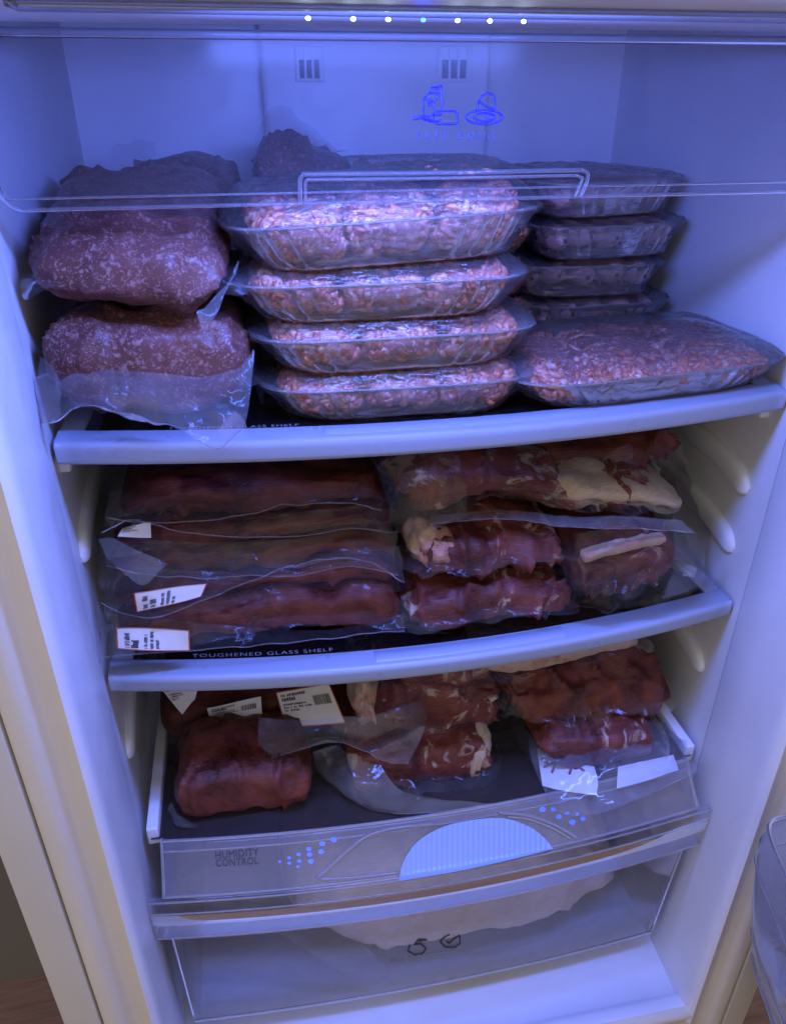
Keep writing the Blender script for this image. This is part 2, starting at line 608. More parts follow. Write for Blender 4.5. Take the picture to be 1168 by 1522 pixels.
M['tray'] = m_clear('clear_food_tray', (0.95, 0.95, 0.96), 0.20, (0.84, 0.78, 0.80), 0.12, 1.4, 60, 0.0006, bstr=0.4)
M['minced_bag'] = m_minced_bag('bagged_minced_beef', (0.070, 0.024, 0.020), (0.150, 0.058, 0.046), (0.30, 0.180, 0.160))
M['mince_base'] = m_minced_bag('mince_core', (0.20, 0.05, 0.035), (0.40, 0.14, 0.10), (0.75, 0.55, 0.48))
M['mince'] = m_mince('mince_strand', [(0.0, (0.40, 0.095, 0.045)), (0.35, (0.52, 0.17, 0.09)), (0.75, (0.60, 0.26, 0.17)), (1.0, (0.64, 0.40, 0.31))])
M['sausage'] = m_minced_bag('sausage_skin', (0.56, 0.28, 0.26), (0.72, 0.46, 0.42), (0.62, 0.42, 0.38))
M['beef'] = m_meat('dark_beef', (0.030, 0.006, 0.005), (0.135, 0.032, 0.022), fat_lo=0.76, fat_hi=0.82)
M['beef_marbled'] = m_meat('marbled_beef', (0.040, 0.008, 0.007), (0.175, 0.044, 0.032), fat_lo=0.585, fat_hi=0.655, fscale=26)
M['beef_red'] = m_meat('bright_beef', (0.042, 0.008, 0.006), (0.170, 0.042, 0.026), fat_lo=0.69, fat_hi=0.75)
M['beef_fatty'] = m_meat('beef_with_fat', (0.050, 0.012, 0.011), (0.19, 0.058, 0.044), (0.42, 0.32, 0.26), fat_lo=0.545, fat_hi=0.62, fscale=30)
M['fat'] = m_meat('beef_fat', (0.34, 0.25, 0.16), (0.50, 0.39, 0.27), (0.56, 0.46, 0.34), 0.55, 0.7, rough=0.45)
M['fat_bloody'] = m_meat('bloody_fat', (0.32, 0.10, 0.07), (0.50, 0.34, 0.24), (0.54, 0.40, 0.30), 0.48, 0.56, rough=0.45)
M['chicken'] = m_meat('pale_poultry', (0.64, 0.55, 0.54), (0.74, 0.66, 0.66), (0.78, 0.72, 0.71), 0.5, 0.65, rough=0.4)
M['paper'] = m_flat('label_paper', (0.66, 0.64, 0.60), 0.7)
M['pad'] = m_flat('absorbent_pad', (0.80, 0.80, 0.80), 0.8)
M['blood'] = m_flat('meat_juice', (0.25, 0.07, 0.03), 0.3)
M['ink'] = m_flat('label_ink', (0.045, 0.04, 0.05), 0.6)
M['red_edge'] = m_flat('label_red_border', (0.42, 0.07, 0.04), 0.6)
M['blueink'] = m_flat('blue_print', (0.005, 0.004, 0.33), 0.5)
M['dimink'] = m_flat('dim_blue_print', (0.02, 0.02, 0.14), 0.6)
M['greyink'] = m_flat('grey_print', (0.20, 0.20, 0.22), 0.6)
M['dot'] = m_flat('blue_dot', (0.18, 0.28, 0.85), 0.5)
M['grip'] = m_plastic('dimmed_white_grip', (0.27, 0.36, 0.52), 0.35, 0.0002, 0.02)  # white part, blue light and dimming put into its base colour
M['led'] = m_emit('white_led', (0.50, 0.70, 1.0), 16)
M['ledblue'] = m_emit('blue_led', (0.01, 0.04, 1.0), 40)
M['wood'] = m_wood('wood_floor')
M['wall'] = m_plastic('olive_wall_paint', (0.16, 0.14, 0.10), 0.7)

# ------------------------------------------------------------------ print helpers
def text_shape(s, spacing=1.0):
    cu = bpy.data.curves.new('lettering_source', 'FONT')
    cu.body = s
    cu.size = 1.0
    cu.space_character = spacing
    cu.resolution_u = 3
    o = bpy.data.objects.new('lettering_source', cu)
    COL.objects.link(o)
    dg = bpy.context.evaluated_depsgraph_get()
    me = bpy.data.meshes.new_from_object(o.evaluated_get(dg))
    V = np.array([v.co[:] for v in me.vertices])
    F = [tuple(p.vertices) for p in me.polygons]
    bpy.data.objects.remove(o)
    bpy.data.curves.remove(cu)
    bpy.data.meshes.remove(me)
    return V[:, :2], F


def print_text(name, s, fn, mat, parent, spacing=1.0, thick=1.0):
    """fn maps text units (0..1 along the line, 0..1 of cap height) to a point of the place"""
    V, F = text_shape(s, spacing)
    lo = V.min(0)
    w = V[:, 0].max() - lo[0]
    h = 0.73
    P = np.array([fn((x - lo[0]) / w, y / h) for x, y in V])
    return mesh_obj(name, P, F, mat, parent, smooth=False)


def ribbon(name, lines, width, fn, mat, parent, flat=False):
    """drawn strokes, each line a list of 2-D points, laid down as slightly raised ink"""
    V, F = [], []
    for pts in lines:
        p = np.array(pts, float)
        d = np.concatenate([[0], np.cumsum(np.linalg.norm(np.diff(p, axis=0), axis=1))])
        n = max(4, int(d[-1] / 1.5))
        q = np.stack([np.interp(np.linspace(0, d[-1], n), d, p[:, k]) for k in (0, 1)], 1)
        W = np.array([fn(*a) for a in q])
        r = 0.5 * width * np.linalg.norm(np.array(fn(q[0, 0] + 1, q[0, 1])) - W[0])
        T = tube_pts(W, r, 6)
        if flat:
            T[..., 1] = W[:, None, 1] + (T[..., 1] - W[:, None, 1]) * 0.12 - 0.00004 * len(V) / 60
        b = len(V)
        V += [tuple(v) for v in T.reshape(-1, 3)]
        F += grid_faces(n, 6, False, True, b)
    return mesh_obj(name, V, F, mat, parent)


def solve(px, py, g, y0=-0.12, y1=0.3, n=200):
    """where the line of sight of (px, py) first meets the surface g(x, y, z) = 0"""
    prev = None
    for y in np.linspace(y0, y1, n):
        p = at(px, py, y)
        v = g(*p)
        if prev is not None and (v > 0) != (prev[0] > 0):
            a, b = prev[1], y
            for _ in range(30):
                mdl = (a + b) / 2
                if (g(*at(px, py, mdl)) > 0) == (prev[0] > 0):
                    a = mdl
                else:
                    b = mdl
            return at(px, py, (a + b) / 2)
        prev = (v, y)
    return at(px, py, (y0 + y1) / 2)


def extrude_z(name, prof, z0, z1, mat, parent, nz=2, **kw):
    P = np.array([[(x, y, z) for z in np.linspace(z0, z1, nz)] for x, y in prof])
    return grid_obj(name, P, mat, parent, **kw)


def sweep(name, prof, yfun, mat, parent, xs, closed=False, caps=False, **kw):
    """profile of (y, z) swept along x, following the bow yfun(x) of the front"""
    P = np.array([[(x, y + yfun(x), z) for y, z in prof] for x in xs])
    return grid_obj(name, P, mat, parent, cv=closed, caps=caps, **kw)


# ------------------------------------------------------------------ the kitchen round the refrigerator
def struct(o):
    o['kind'] = 'structure'
    return o


struct(mesh_obj('floor', [(-3, -3, -1.5), (3, -3, -1.5), (3, 2, -1.5), (-3, 2, -1.5)], [(0, 1, 2, 3)], M['wood'], smooth=False))
struct(mesh_obj('wall', [(-3, 0.52, -1.5), (3, 0.52, -1.5), (3, 0.52, 1.6), (-3, 0.52, 1.6)], [(0, 3, 2, 1)], M['wall'], smooth=False))

# ------------------------------------------------------------------ refrigerator
ZF, ZT = -0.825, 0.075
fr = thing('refrigerator', 'open refrigerator with white plastic interior and cream front frame', 'refrigerator', (0, 0.15, ZF))
for s in (-1, 1):
    extrude_z('side_wall', [(s * 0.262, 0.375), (s * 0.2605, 0.20), (s * 0.2575, 0.08), (s * 0.2540, 0.030), (s * 0.2520, 0.010), (s * 0.251, 0.002)], ZF, ZT, M['liner'], fr, 24)
    fl = [(s * 0.2512, 0.002), (s * 0.2500, 0.0), (s * 0.2487, -0.035), (s * 0.2472, -0.070), (s * 0.2474, -0.0765), (s * 0.2490, -0.0820), (s * 0.2518, -0.0840)]
    zz = np.linspace(ZF - 0.01, ZT, 90)
    P = np.array([[(x, y, z) for z in zz] for x, y in fl])
    grid_obj('front_flange', P, M['liner'], fr)
    cf = [(0.2515, -0.0838), (0.2550, -0.0828), (0.2595, -0.0800), (0.2635, -0.0785), (0.2665, -0.0800), (0.2700, -0.0845), (0.2725, -0.0872),
          (0.2755, -0.0880), (0.2800, -0.0880), (0.2838, -0.0878), (0.2846, -0.0868), (0.2848, -0.0800)]
    extrude_z('front_frame', [(s * x, y) for x, y in cf], ZF - 0.05, ZT + 0.04, M['gasket'], fr, 60)
    box('frame_gap', sorted([(s * 0.2847, -0.080, ZF - 0.05), (s * 0.2862, 0.4, ZT + 0.04)])[0] if s > 0 else (-0.2862, -0.080, ZF - 0.05),
        (0.2862, 0.4, ZT + 0.04) if s > 0 else (-0.2847, 0.4, ZT + 0.04), M['dark'], fr)
    a, b = (0.2864, 0.3115) if s > 0 else (-0.3115, -0.2864)
    box('cabinet_side', (a, -0.0885, ZF - 0.4), (b, 0.42, ZT + 0.2), M['cream'], fr, 0.0012)
grid_obj('back_wall', np.array([[(x, 0.375 - 0.004 * (abs(x) / 0.262) ** 12, z) for z in np.linspace(ZF, ZT, 12)] for x in np.linspace(-0.262, 0.262, 24)]), M['liner'], fr)
box('air_duct_panel', (-0.094, 0.353, -0.172), (0.121, 0.3745, 0.068), M['liner'], fr, 0.006)
grid_obj('liner_floor', np.array([[(x, y, ZF + (0.008 if y < -0.055 else 0) * min(1, (-0.055 - y) / 0.01)) for x in np.linspace(-0.2615, 0.2615, 20)] for y in (0.374, 0.2, 0.05, 0.0, -0.03, -0.055, -0.06, -0.065, -0.075)]), M['liner'], fr)
sweep('bottom_frame', [(-0.075, ZF + 0.008), (-0.082, ZF + 0.007), (-0.0845, ZF + 0.002), (-0.080, ZF - 0.008), (-0.088, ZF - 0.014), (-0.088, ZF - 0.03)], lambda x: 0, M['gasket'], fr, np.linspace(-0.2505, 0.2505, 20))
grid_obj('ceiling', np.array([[(x, y, 0.072) for x in (-0.262, 0.262)] for y in (0.0, 0.375)]), M['liner'], fr)
# air vents on the duct panel
for (x0, y0, x1, y1) in ((437, 68, 482, 122), (650, 68, 699, 122)):
    A, B = at(x0, y0, 0.352), at(x1, y1, 0.352)
    v = box('air_vent', (A[0], 0.3505, B[2]), (B[0], 0.3535, A[2]), M['liner'], fr, 0.0008)
    w, h = B[0] - A[0], A[2] - B[2]
    for k in range(3):
        xs0 = A[0] + w * (0.14 + 0.26 * k)
        box('slot', (xs0, 0.3495, B[2] + 0.10 * h), (xs0 + w * 0.17, 0.3508, B[2] + 0.62 * h), M['slot'], v)
    for k in range(4):
        xs0 = A[0] + w * (0.055 + 0.26 * k)
        box('vent_bar', (xs0, 0.3488, B[2] + 0.06 * h), (xs0 + w * 0.065, 0.351, A[2] - 0.06 * h), M['liner'], v)
# light beam along the ceiling with seven leds
beam = sweep('light_bar', [(0.003, 0.0715), (0.003, 0.0285), (0.001, 0.0275), (-0.050, 0.0277), (-0.108, 0.0280), (-0.111, 0.0296), (-0.114, 0.0300), (-0.120, 0.0325), (-0.123, 0.0365), (-0.124, 0.0715)], lambda x: 0, M['liner'], fr, np.linspace(-0.261, 0.261, 12))
box('lens_strip', (-0.20, -0.108, 0.0252), (0.20, -0.086, 0.0276), M['flapedge'], fr, 0.0008)
for k, px in enumerate((458, 525, 577, 629, 680, 728, 778)):
    p = at(px, 27 + k * 0.8, -0.1095)
    th = np.linspace(0, math.pi, 7)
    ph = np.linspace(0, 2 * math.pi, 10, endpoint=False)
    r = 0.0010
    P = np.array([[(p[0] + r * math.sin(t) * math.cos(f), p[1] + r * math.sin(t) * math.sin(f), 0.0230 + 0.7 * r * math.cos(t)) for f in ph] for t in th])
    grid_obj('led', P, M['ledblue'] if k == 3 else M['led'], beam, cv=True, label='blue led' if k == 3 else None)
# shelf runners moulded into the side walls
def runner(s, z, y0, y1, drop=0.012):
    q = np.linspace(0, 1, 40)
    ys = y0 + (y1 - y0) * q ** 2.2
    e = np.sqrt(np.clip(1 - np.clip(1 - (ys - y0) / 0.014, 0, 1) ** 2, 0.004, 1))
    pts = np.stack([s * np.interp(ys, [0.002, 0.03, 0.08, 0.2, 0.375], [0.251, 0.254, 0.2575, 0.2605, 0.262]), ys, z - drop * np.exp(-(ys - y0) / 0.035)], 1)
    th = np.linspace(0, 2 * math.pi, 20, endpoint=False)
    c, sn = np.cos(th), np.sin(th)
    sq = lambda v: np.sign(v) * np.abs(v) ** 0.7
    P = np.zeros((40, 20, 3))
    P[..., 0] = pts[:, None, 0] + 0.0062 * e[:, None] * sq(c)[None]
    P[..., 1] = ys[:, None]
    P[..., 2] = pts[:, None, 2] + 0.0105 * e[:, None] * sq(sn)[None]
    grid_obj('shelf_runner', P, M['liner'], fr, cv=True, caps=True)


for z in (-0.268, -0.323, -0.452):
    runner(1, z, 0.030, 0.34)
for z in (-0.272, -0.462):
    runner(-1, z, 0.030, 0.34)
for s in (-1, 1):
    for z in (-0.2085, -0.3935):
        box('shelf_ledge', (0.2475 * s if s > 0 else -0.2618, 0.03, z - 0.01), (0.2618 if s > 0 else -0.2475, 0.35, z), M['liner'], fr, 0.002)
# the door stands open to the right, out of the picture
dr_ = box('door', (0.345, -0.72, ZF - 0.05), (0.395, -0.125, ZT + 0.05), M['cream'], fr, 0.006)
box('door_liner', (0.333, -0.68, ZF), (0.3448, -0.15, ZT), M['liner'], fr, 0.004)

# ------------------------------------------------------------------ shelves
Z1, Z2, ZC = -0.190, -0.375, -0.545
bow = lambda x: 0.011 - 0.027 * (1 - (x / 0.25) ** 2)
XS = np.linspace(-0.2492, 0.2492, 50)


def shelf(z, label, txt_x, txt_w, mark_px):
    t = thing('glass_shelf', label, 'shelf', (0, 0.15, z - 0.013), 'glass shelves')
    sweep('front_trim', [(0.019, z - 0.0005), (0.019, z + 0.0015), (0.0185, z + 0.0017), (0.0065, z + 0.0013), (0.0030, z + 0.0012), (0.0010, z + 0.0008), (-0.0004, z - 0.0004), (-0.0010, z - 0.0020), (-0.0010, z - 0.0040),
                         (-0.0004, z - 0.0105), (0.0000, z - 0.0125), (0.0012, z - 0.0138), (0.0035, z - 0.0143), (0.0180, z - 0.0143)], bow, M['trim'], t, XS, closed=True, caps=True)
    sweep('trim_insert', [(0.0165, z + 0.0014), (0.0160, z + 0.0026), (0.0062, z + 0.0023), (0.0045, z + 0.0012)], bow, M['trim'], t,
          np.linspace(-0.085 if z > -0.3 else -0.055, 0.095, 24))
    xs = np.linspace(-0.2335, 0.2335, 24)
    P = np.array([[(x, bow(x) + 0.0195 + (0.33 - bow(x) - 0.0195) * v, z) for v in np.linspace(0, 1, 4)] for x in xs])
    g = grid_obj('glass_panel', P, M['glass'], t)
    P2 = P.copy()
    P2[..., 2] -= 0.0035
    for s in (-1, 1):
        a, b = (0.2337, 0.2490) if s > 0 else (-0.2490, -0.2337)
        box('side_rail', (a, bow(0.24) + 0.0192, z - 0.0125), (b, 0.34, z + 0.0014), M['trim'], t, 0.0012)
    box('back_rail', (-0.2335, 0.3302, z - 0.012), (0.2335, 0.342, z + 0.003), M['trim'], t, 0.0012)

    def fn(u, v):
        x = txt_x + txt_w * u
        return (x, bow(x) + 0.0225 + 0.0042 * v, z + 0.0006)
    print_text('lettering', 'TOUGHENED GLASS SHELF', fn, M['greyink'], t, 1.15)
    return t


shelf(Z1, 'upper glass shelf with white front trim carrying the mince packs', -0.182, 0.082, None)
shelf(Z2, 'middle glass shelf with white front trim carrying the long vacuum packs', -0.190, 0.105, None)

# ------------------------------------------------------------------ crisper cover and drawer
bw2 = lambda x: -0.018 * (1 - (x / 0.245) ** 2)
cv = thing('crisper_cover', 'clear cover shelf with humidity control slider above the bottom drawer', 'drawer cover', (0, 0.15, ZC - 0.01))
xs2 = np.linspace(-0.2440, 0.2440, 44)
xs3 = np.linspace(-0.2340, 0.2340, 40)
P = np.array([[(x, bw2(x) + 0.0045 + (0.33 - bw2(x) - 0.0045) * v, ZC) for v in np.linspace(0, 1, 4)] for x in xs2])
grid_obj('glass_panel', P, M['coverglass'], cv)
AP = [(0.0040, ZC + 0.0002), (0.0010, ZC + 0.0030), (-0.0030, ZC + 0.0024), (-0.0075, ZC - 0.0035), (-0.018, ZC - 0.0140), (-0.0285, ZC - 0.0232), (-0.0322, ZC - 0.0258)]
sweep('front_apron', AP, bw2, M['apron'], cv, xs3)
for y, z, r in ((0.0005, ZC + 0.0030, 0.0013), (-0.0062, ZC - 0.0020, 0.0009), (-0.0312, ZC - 0.0250, 0.0011)):
    tube('edge_bead', [(x, y + bw2(x), z) for x in xs3], r, M['drawer_edge'], cv)
for s in (-1, 1):
    tube('edge_bead', [(s * 0.2345, y + bw2(0.2345), z + 0.0004) for y, z in AP], 0.0012, M['drawer_edge'], cv)
    box('side_rail', (0.2372 * s if s > 0 else -0.2468, 0.006, ZC - 0.008), (0.2468 if s > 0 else -0.2372, 0.335, ZC + 0.0105), M['liner'], cv, 0.0015)

_ay, _az = [p[0] for p in AP][::-1], [p[1] for p in AP][::-1]
g_ap = lambda x, y, z: z - np.interp(y - bw2(x), _ay, _az) - 0.0012


def apx(px, py):
    return solve(px, py, g_ap, -0.07, 0.03)


def quad_fn(c00, c10, c11, c01, surf):
    """pixel quadrilateral -> surface map (u right, v up)"""
    c00, c10, c11, c01 = [np.array(c, float) for c in (c00, c10, c11, c01)]

    def fn(u, v):
        p = c00 * (1 - u) * (1 - v) + c10 * u * (1 - v) + c11 * u * v + c01 * (1 - u) * v
        return surf(*p)
    return fn


print_text('lettering', 'HUMIDITY', quad_fn((321, 1277), (385, 1271), (384, 1260), (320, 1265), apx), M['ink'], cv, 1.05)
print_text('lettering', 'CONTROL', quad_fn((321, 1288), (384, 1284), (384, 1273), (321, 1277), apx), M['ink'], cv, 1.05)


def disc(name, px, py, rpx, surf, mat, parent, n=12):
    V = [surf(px + rpx * math.cos(2 * math.pi * k / n), py + rpx * 0.85 * math.sin(2 * math.pi * k / n)) for k in range(n)]
    return mesh_obj(name, V, [tuple(range(n))], mat, parent, smooth=False)


for (x, y, r) in ((479, 1254, 4.5), (496, 1248, 5), (459, 1262, 4), (477, 1266, 4.5), (444, 1270, 3.5), (460, 1270, 4), (445, 1280, 3.5), (462, 1280, 4.5),
                  (430, 1275, 3), (430, 1283, 3), (416, 1281, 2.5), (443, 1288, 2.5), (806, 1203, 5), (822, 1203, 4), (830, 1214, 4.5), (850, 1222, 5),
                  (843, 1209, 3.5), (866, 1217, 4), (858, 1210, 3)):
    disc('humidity_dot', x, y, r, apx, M['dot'], cv)


def lift(p, n=0.0010):
    return np.array(p) + np.array([0, -0.5, 0.85]) * n


tube('arc_ridge', [lift(apx(x, y)) for x, y in cr([(470, 1306), (488, 1290), (515, 1266), (545, 1243), (585, 1231), (650, 1224)], np.linspace(0, 1, 24))], 0.0013, M['drawer_edge'], cv)
tube('arc_ridge', [lift(apx(x, y)) for x, y in cr([(740, 1208), (778, 1211), (815, 1222), (840, 1235), (857, 1246)], np.linspace(0, 1, 20))], 0.0013, M['drawer_edge'], cv)
tube('arc_ridge', [lift(apx(x, y)) for x, y in cr([(752, 1214), (785, 1218), (818, 1230), (846, 1246)], np.linspace(0, 1, 20))], 0.0009, M['drawer_edge'], cv)
tube('slider_track', [lift(apx(x, y)) for x, y in cr([(474, 1307), (530, 1304), (592, 1297)], np.linspace(0, 1, 20))], 0.0011, M['drawer_edge'], cv)

dw = thing('vegetable_crisper', 'clear plastic bottom drawer with white ribbed grip', 'drawer', (0, 0.15, -0.79))
lip = [(-0.0300, -0.5712), (-0.0325, -0.5715), (-0.0348, -0.5735), (-0.0352, -0.590), (-0.0335, -0.6200), (-0.0305, -0.6207)]
xs4 = np.linspace(-0.247, 0.247, 46)
sweep('lip', lip, bw2, M['drawer'], dw, xs4)
for y, z, r in ((-0.0335, -0.6205, 0.0011), (-0.0354, -0.586, 0.0007), (-0.0345, -0.5725, 0.0009)):
    tube('edge_bead', [(x, y + bw2(x), z) for x in xs4], r, M['drawer_edge'], dw)
bw3 = lambda x: -0.010 * (1 - (x / 0.245) ** 2)
fy = lambda z: -0.012 - 0.014 * (z + 0.787) / 0.177
sweep('front_panel', [(fy(z), z) for z in np.linspace(-0.787, -0.612, 10)], bw3, M['drawer'], dw, np.linspace(-0.238, 0.238, 40))
for s in (-1, 1):
    P = np.array([[(s * (0.238 - 0.006 * (1 - (z + 0.787) / 0.21)), fy(z) + (0.30 - fy(z)) * v, z) for z in np.linspace(-0.787, -0.578, 6)] for v in np.linspace(0, 1, 6)])
    grid_obj('side_panel', P, M['drawer'], dw)
    tube('edge_bead', [(s * 0.2375, fy(z), z) for z in np.linspace(-0.787, -0.615, 8)], 0.0012, M['drawer_edge'], dw)
P = np.array([[(x, fy(-0.787) + bw3(x) + (0.30 - fy(-0.787)) * v, -0.787) for v in np.linspace(0, 1, 4)] for x in np.linspace(-0.236, 0.236, 20)])
grid_obj('bottom_panel', P, M['drawer'], dw)
grid_obj('back_panel', np.array([[(x, 0.30, z) for z in (-0.787, -0.578)] for x in np.linspace(-0.236, 0.236, 8)]), M['drawer'], dw)
tube('edge_bead', [(x, fy(-0.787) + bw3(x), -0.787) for x in np.linspace(-0.237, 0.237, 40)], 0.0014, M['drawer_edge'], dw)
# white ribbed grip, a half ellipse standing over the lip
gb0, gb1 = np.array((592, 1310.0)), np.array((821, 1262.0))
gtop = cr([(592, 1310), (600, 1280), (622, 1250), (660, 1229), (705, 1219), (748, 1217), (785, 1229), (808, 1246), (821, 1262)], np.linspace(0, 1, 60))
rows = []
for k in range(120):
    u = k / 119
    b = gb0 * (1 - u) + gb1 * u + np.array((0, 4.0 * math.sin(math.pi * u)))
    xw = u * 229 + 592
    tpy = np.interp(xw, gtop[:, 0], gtop[:, 1])
    tpt = np.array((xw, min(tpy, b[1] - 0.3)))
    col = []
    for v in np.linspace(0, 1, 12):
        q = b * (1 - v) + tpt * v
        rib = 0.0006 * (1 if (k % 4) < 2 else 0) * (0.3 + 0.7 * min(1, v * 3)) * (1 - 0.0 * v)
        col.append(np.array(apx(*q)) + np.array([0, -0.4, 0.9]) * (0.0012 + rib))
    rows.append(col)
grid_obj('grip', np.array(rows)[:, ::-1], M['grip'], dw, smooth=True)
g_fp = lambda x, y, z: (y - bw3(x)) - fy(z) + 0.0008


def fpx(px, py):
    return solve(px, py, g_fp, -0.08, 0.03)


# fruit and vegetable marks on the drawer front
ribbon('fruit_mark', [[(634, 1397), (622, 1396), (616, 1404), (625, 1403), (633, 1410), (628, 1417), (615, 1419), (606, 1413), (609, 1405)],
                      [(633, 1396), (622, 1399)]], 2.6, fpx, M['ink'], dw)
ribbon('leaf_mark', [[(668, 1389), (660, 1393), (654, 1400), (662, 1408), (676, 1408), (684, 1402), (683, 1390), (675, 1395), (668, 1402), (664, 1400)]], 2.4, fpx, M['ink'], dw)
ribbon('small_print', [[(606 + 9 * k, 1423 - 1.4 * k), (611 + 9 * k, 1422 - 1.4 * k)] for k in range(8)], 1.6, fpx, M['greyink'], dw)

# ------------------------------------------------------------------ fast chill flap
YF = 0.0075
fp = thing('fast_chill_flap', 'clear hazy drop-down flap printed FAST CHILL across the top shelf', 'flap', (0, YF, -0.056))
zb, zt, hw, rc = -0.0555, 0.026, 0.2455, 0.012
P = []
for x in np.linspace(-hw, hw, 60):
    d = max(0, abs(x) - (hw - rc))
    z0 = zb + rc - math.sqrt(max(0, rc * rc - d * d))
    P.append([(x, YF + 0.002 * math.cos(x / hw * 1.5) * -1, z0 + (zt - z0) * v) for v in np.linspace(0, 1, 14)])
grid_obj('panel', np.array(P), M['flap'], fp)
pts = []
for x in np.concatenate([np.linspace(-hw, -hw + rc, 10)[:-1], np.linspace(-hw + rc, hw - rc, 30), np.linspace(hw - rc, hw, 10)[1:]]):
    d = max(0, abs(x) - (hw - rc))
    pts.append((x, YF - 0.0025, zb + rc - math.sqrt(max(0, rc * rc - d * d))))
tube('bottom_rim', pts, 0.0011, M['flapedge'], fp)
tube('bottom_rim', [(x, YF - 0.0022, zb + 0.0055) for x in np.linspace(-hw + 0.004, hw - 0.004, 30)], 0.0007, M['flapedge'], fp)
tube('hinge_rail', [(x, YF - 0.002, 0.0235) for x in np.linspace(-hw, hw, 20)], 0.0022, M['flapedge'], fp)
fl_ = lambda px, py: at(px, py, YF - 0.0032)
for inset, r in ((0, 0.00125), (8, 0.0009)):
    hpth = cr([(446 + inset, 304), (446 + inset, 285), (446 + inset, 268 + inset * 0.4), (450 + inset, 261 + inset * 0.8), (458 + inset, 259 + inset), (560, 258 + inset), (700, 256 + inset),
               (850 - inset, 253 + inset), (866 - inset, 254 + inset), (873 - inset, 259 + inset * .7), (872 - inset, 268), (867 - inset, 281), (861 - inset, 293)], np.linspace(0, 1, 70))
    tube('handle', [at(a, b, YF - 0.004) for a, b in hpth], r, M['flapedge'], fp)
print_text('lettering', 'FAST CHILL', quad_fn((620, 206), (737, 206), (737, 196), (620, 196), fl_), M['dimink'], fp, 1.9)
ic = []
ic += [[(629, 147), (630, 178), (644, 181), (656, 179)], [(629, 147), (645, 150), (644, 181)], [(645, 150), (655, 139), (657, 152), (656, 166)],
       [(629, 147), (637, 138), (655, 139)], [(637, 138), (640, 131), (656, 127), (655, 139)], [(640, 131), (652, 132), (656, 127)], [(637, 152), (635, 154), (638, 158), (641, 154), (637, 153)]]
ic += [[(613, 177), (622, 175), (638, 177), (650, 184), (676, 184), (680, 181), (679, 168), (675, 165), (650, 165), (640, 172), (622, 173), (613, 177)], [(645, 172), (656, 169)]]
ribbon('bottle_and_carton_mark', ic, 3.0, fl_, M['blueink'], fp, True)
mesh_obj('bottle_cap_mark', [fl_(613, 172), fl_(621, 172), fl_(621, 178), fl_(613, 178)], [(0, 1, 2, 3)], M['blueink'], fp, smooth=False)
el = lambda cx_, cy_, a, b: [(cx_ + a * math.cos(t), cy_ + b * math.sin(t)) for t in np.linspace(0, 2 * math.pi, 36)]
ribbon('plate_mark', [el(719.5, 174, 27, 10.5), el(720, 174, 16, 6), [(709, 164), (710, 151), (716, 142), (724, 138), (733, 141), (735, 152), (735, 168)], [(710, 150), (722, 157), (733, 162)]], 2.8, fl_, M['blueink'], fp, True)
mesh_obj('cake_mark', [fl_(*p) for p in ((709, 162), (722, 163), (733, 168), (733, 175), (729, 178), (717, 172), (709, 170))], [tuple(range(7))], M['blueink'], fp, smooth=False)

# ------------------------------------------------------------------ door bin
bn = thing('door_bin', 'smoky clear plastic door bin at the lower right edge', 'door bin', (0.28, -0.2, -0.72))
def binrow(z, x0, y0):
    # plan outline of the bin: from the door along its far end, round the corner, then towards the photographer
    c = cr([(0.3325, y0), (0.29, y0 - 0.001), (x0 + 0.022, y0 - 0.002), (x0 + 0.006, y0 - 0.005), (x0 - 0.002, y0 - 0.016), (x0 - 0.010, y0 - 0.045), (x0 - 0.020, y0 - 0.10), (x0 - 0.024, y0 - 0.25), (x0 - 0.005, y0 - 0.40), (0.3325, y0 - 0.43)], np.linspace(0, 1, 70))
    return [(a, b, z) for a, b in c]
levels = [(-0.478, 0.2160, -0.118), (-0.492, 0.2130, -0.116), (-0.507, 0.2115, -0.120), (-0.56, 0.2215, -0.120), (-0.636, 0.2390, -0.122), (-0.70, 0.265, -0.126), (-0.755, 0.292, -0.130), (-0.765, 0.302, -0.134)]
grid_obj('bin_wall', np.array([binrow(*l) for l in levels]), M['bin'], bn)
for z, x0, y0, r in ((-0.477, 0.2158, -0.118, 0.0018), (-0.508, 0.2112, -0.120, 0.0010), (-0.60, 0.2305, -0.121, 0.0008), (-0.636, 0.2388, -0.122, 0.0008)):
    tube('rim' if r > 0.0015 else 'edge_bead', binrow(z, x0, y0), r, M['bin'], bn)
bl = binrow(*levels[-1])
mesh_obj('bin_floor', bl, [tuple(range(len(bl)))], M['bin'], bn, smooth=False)

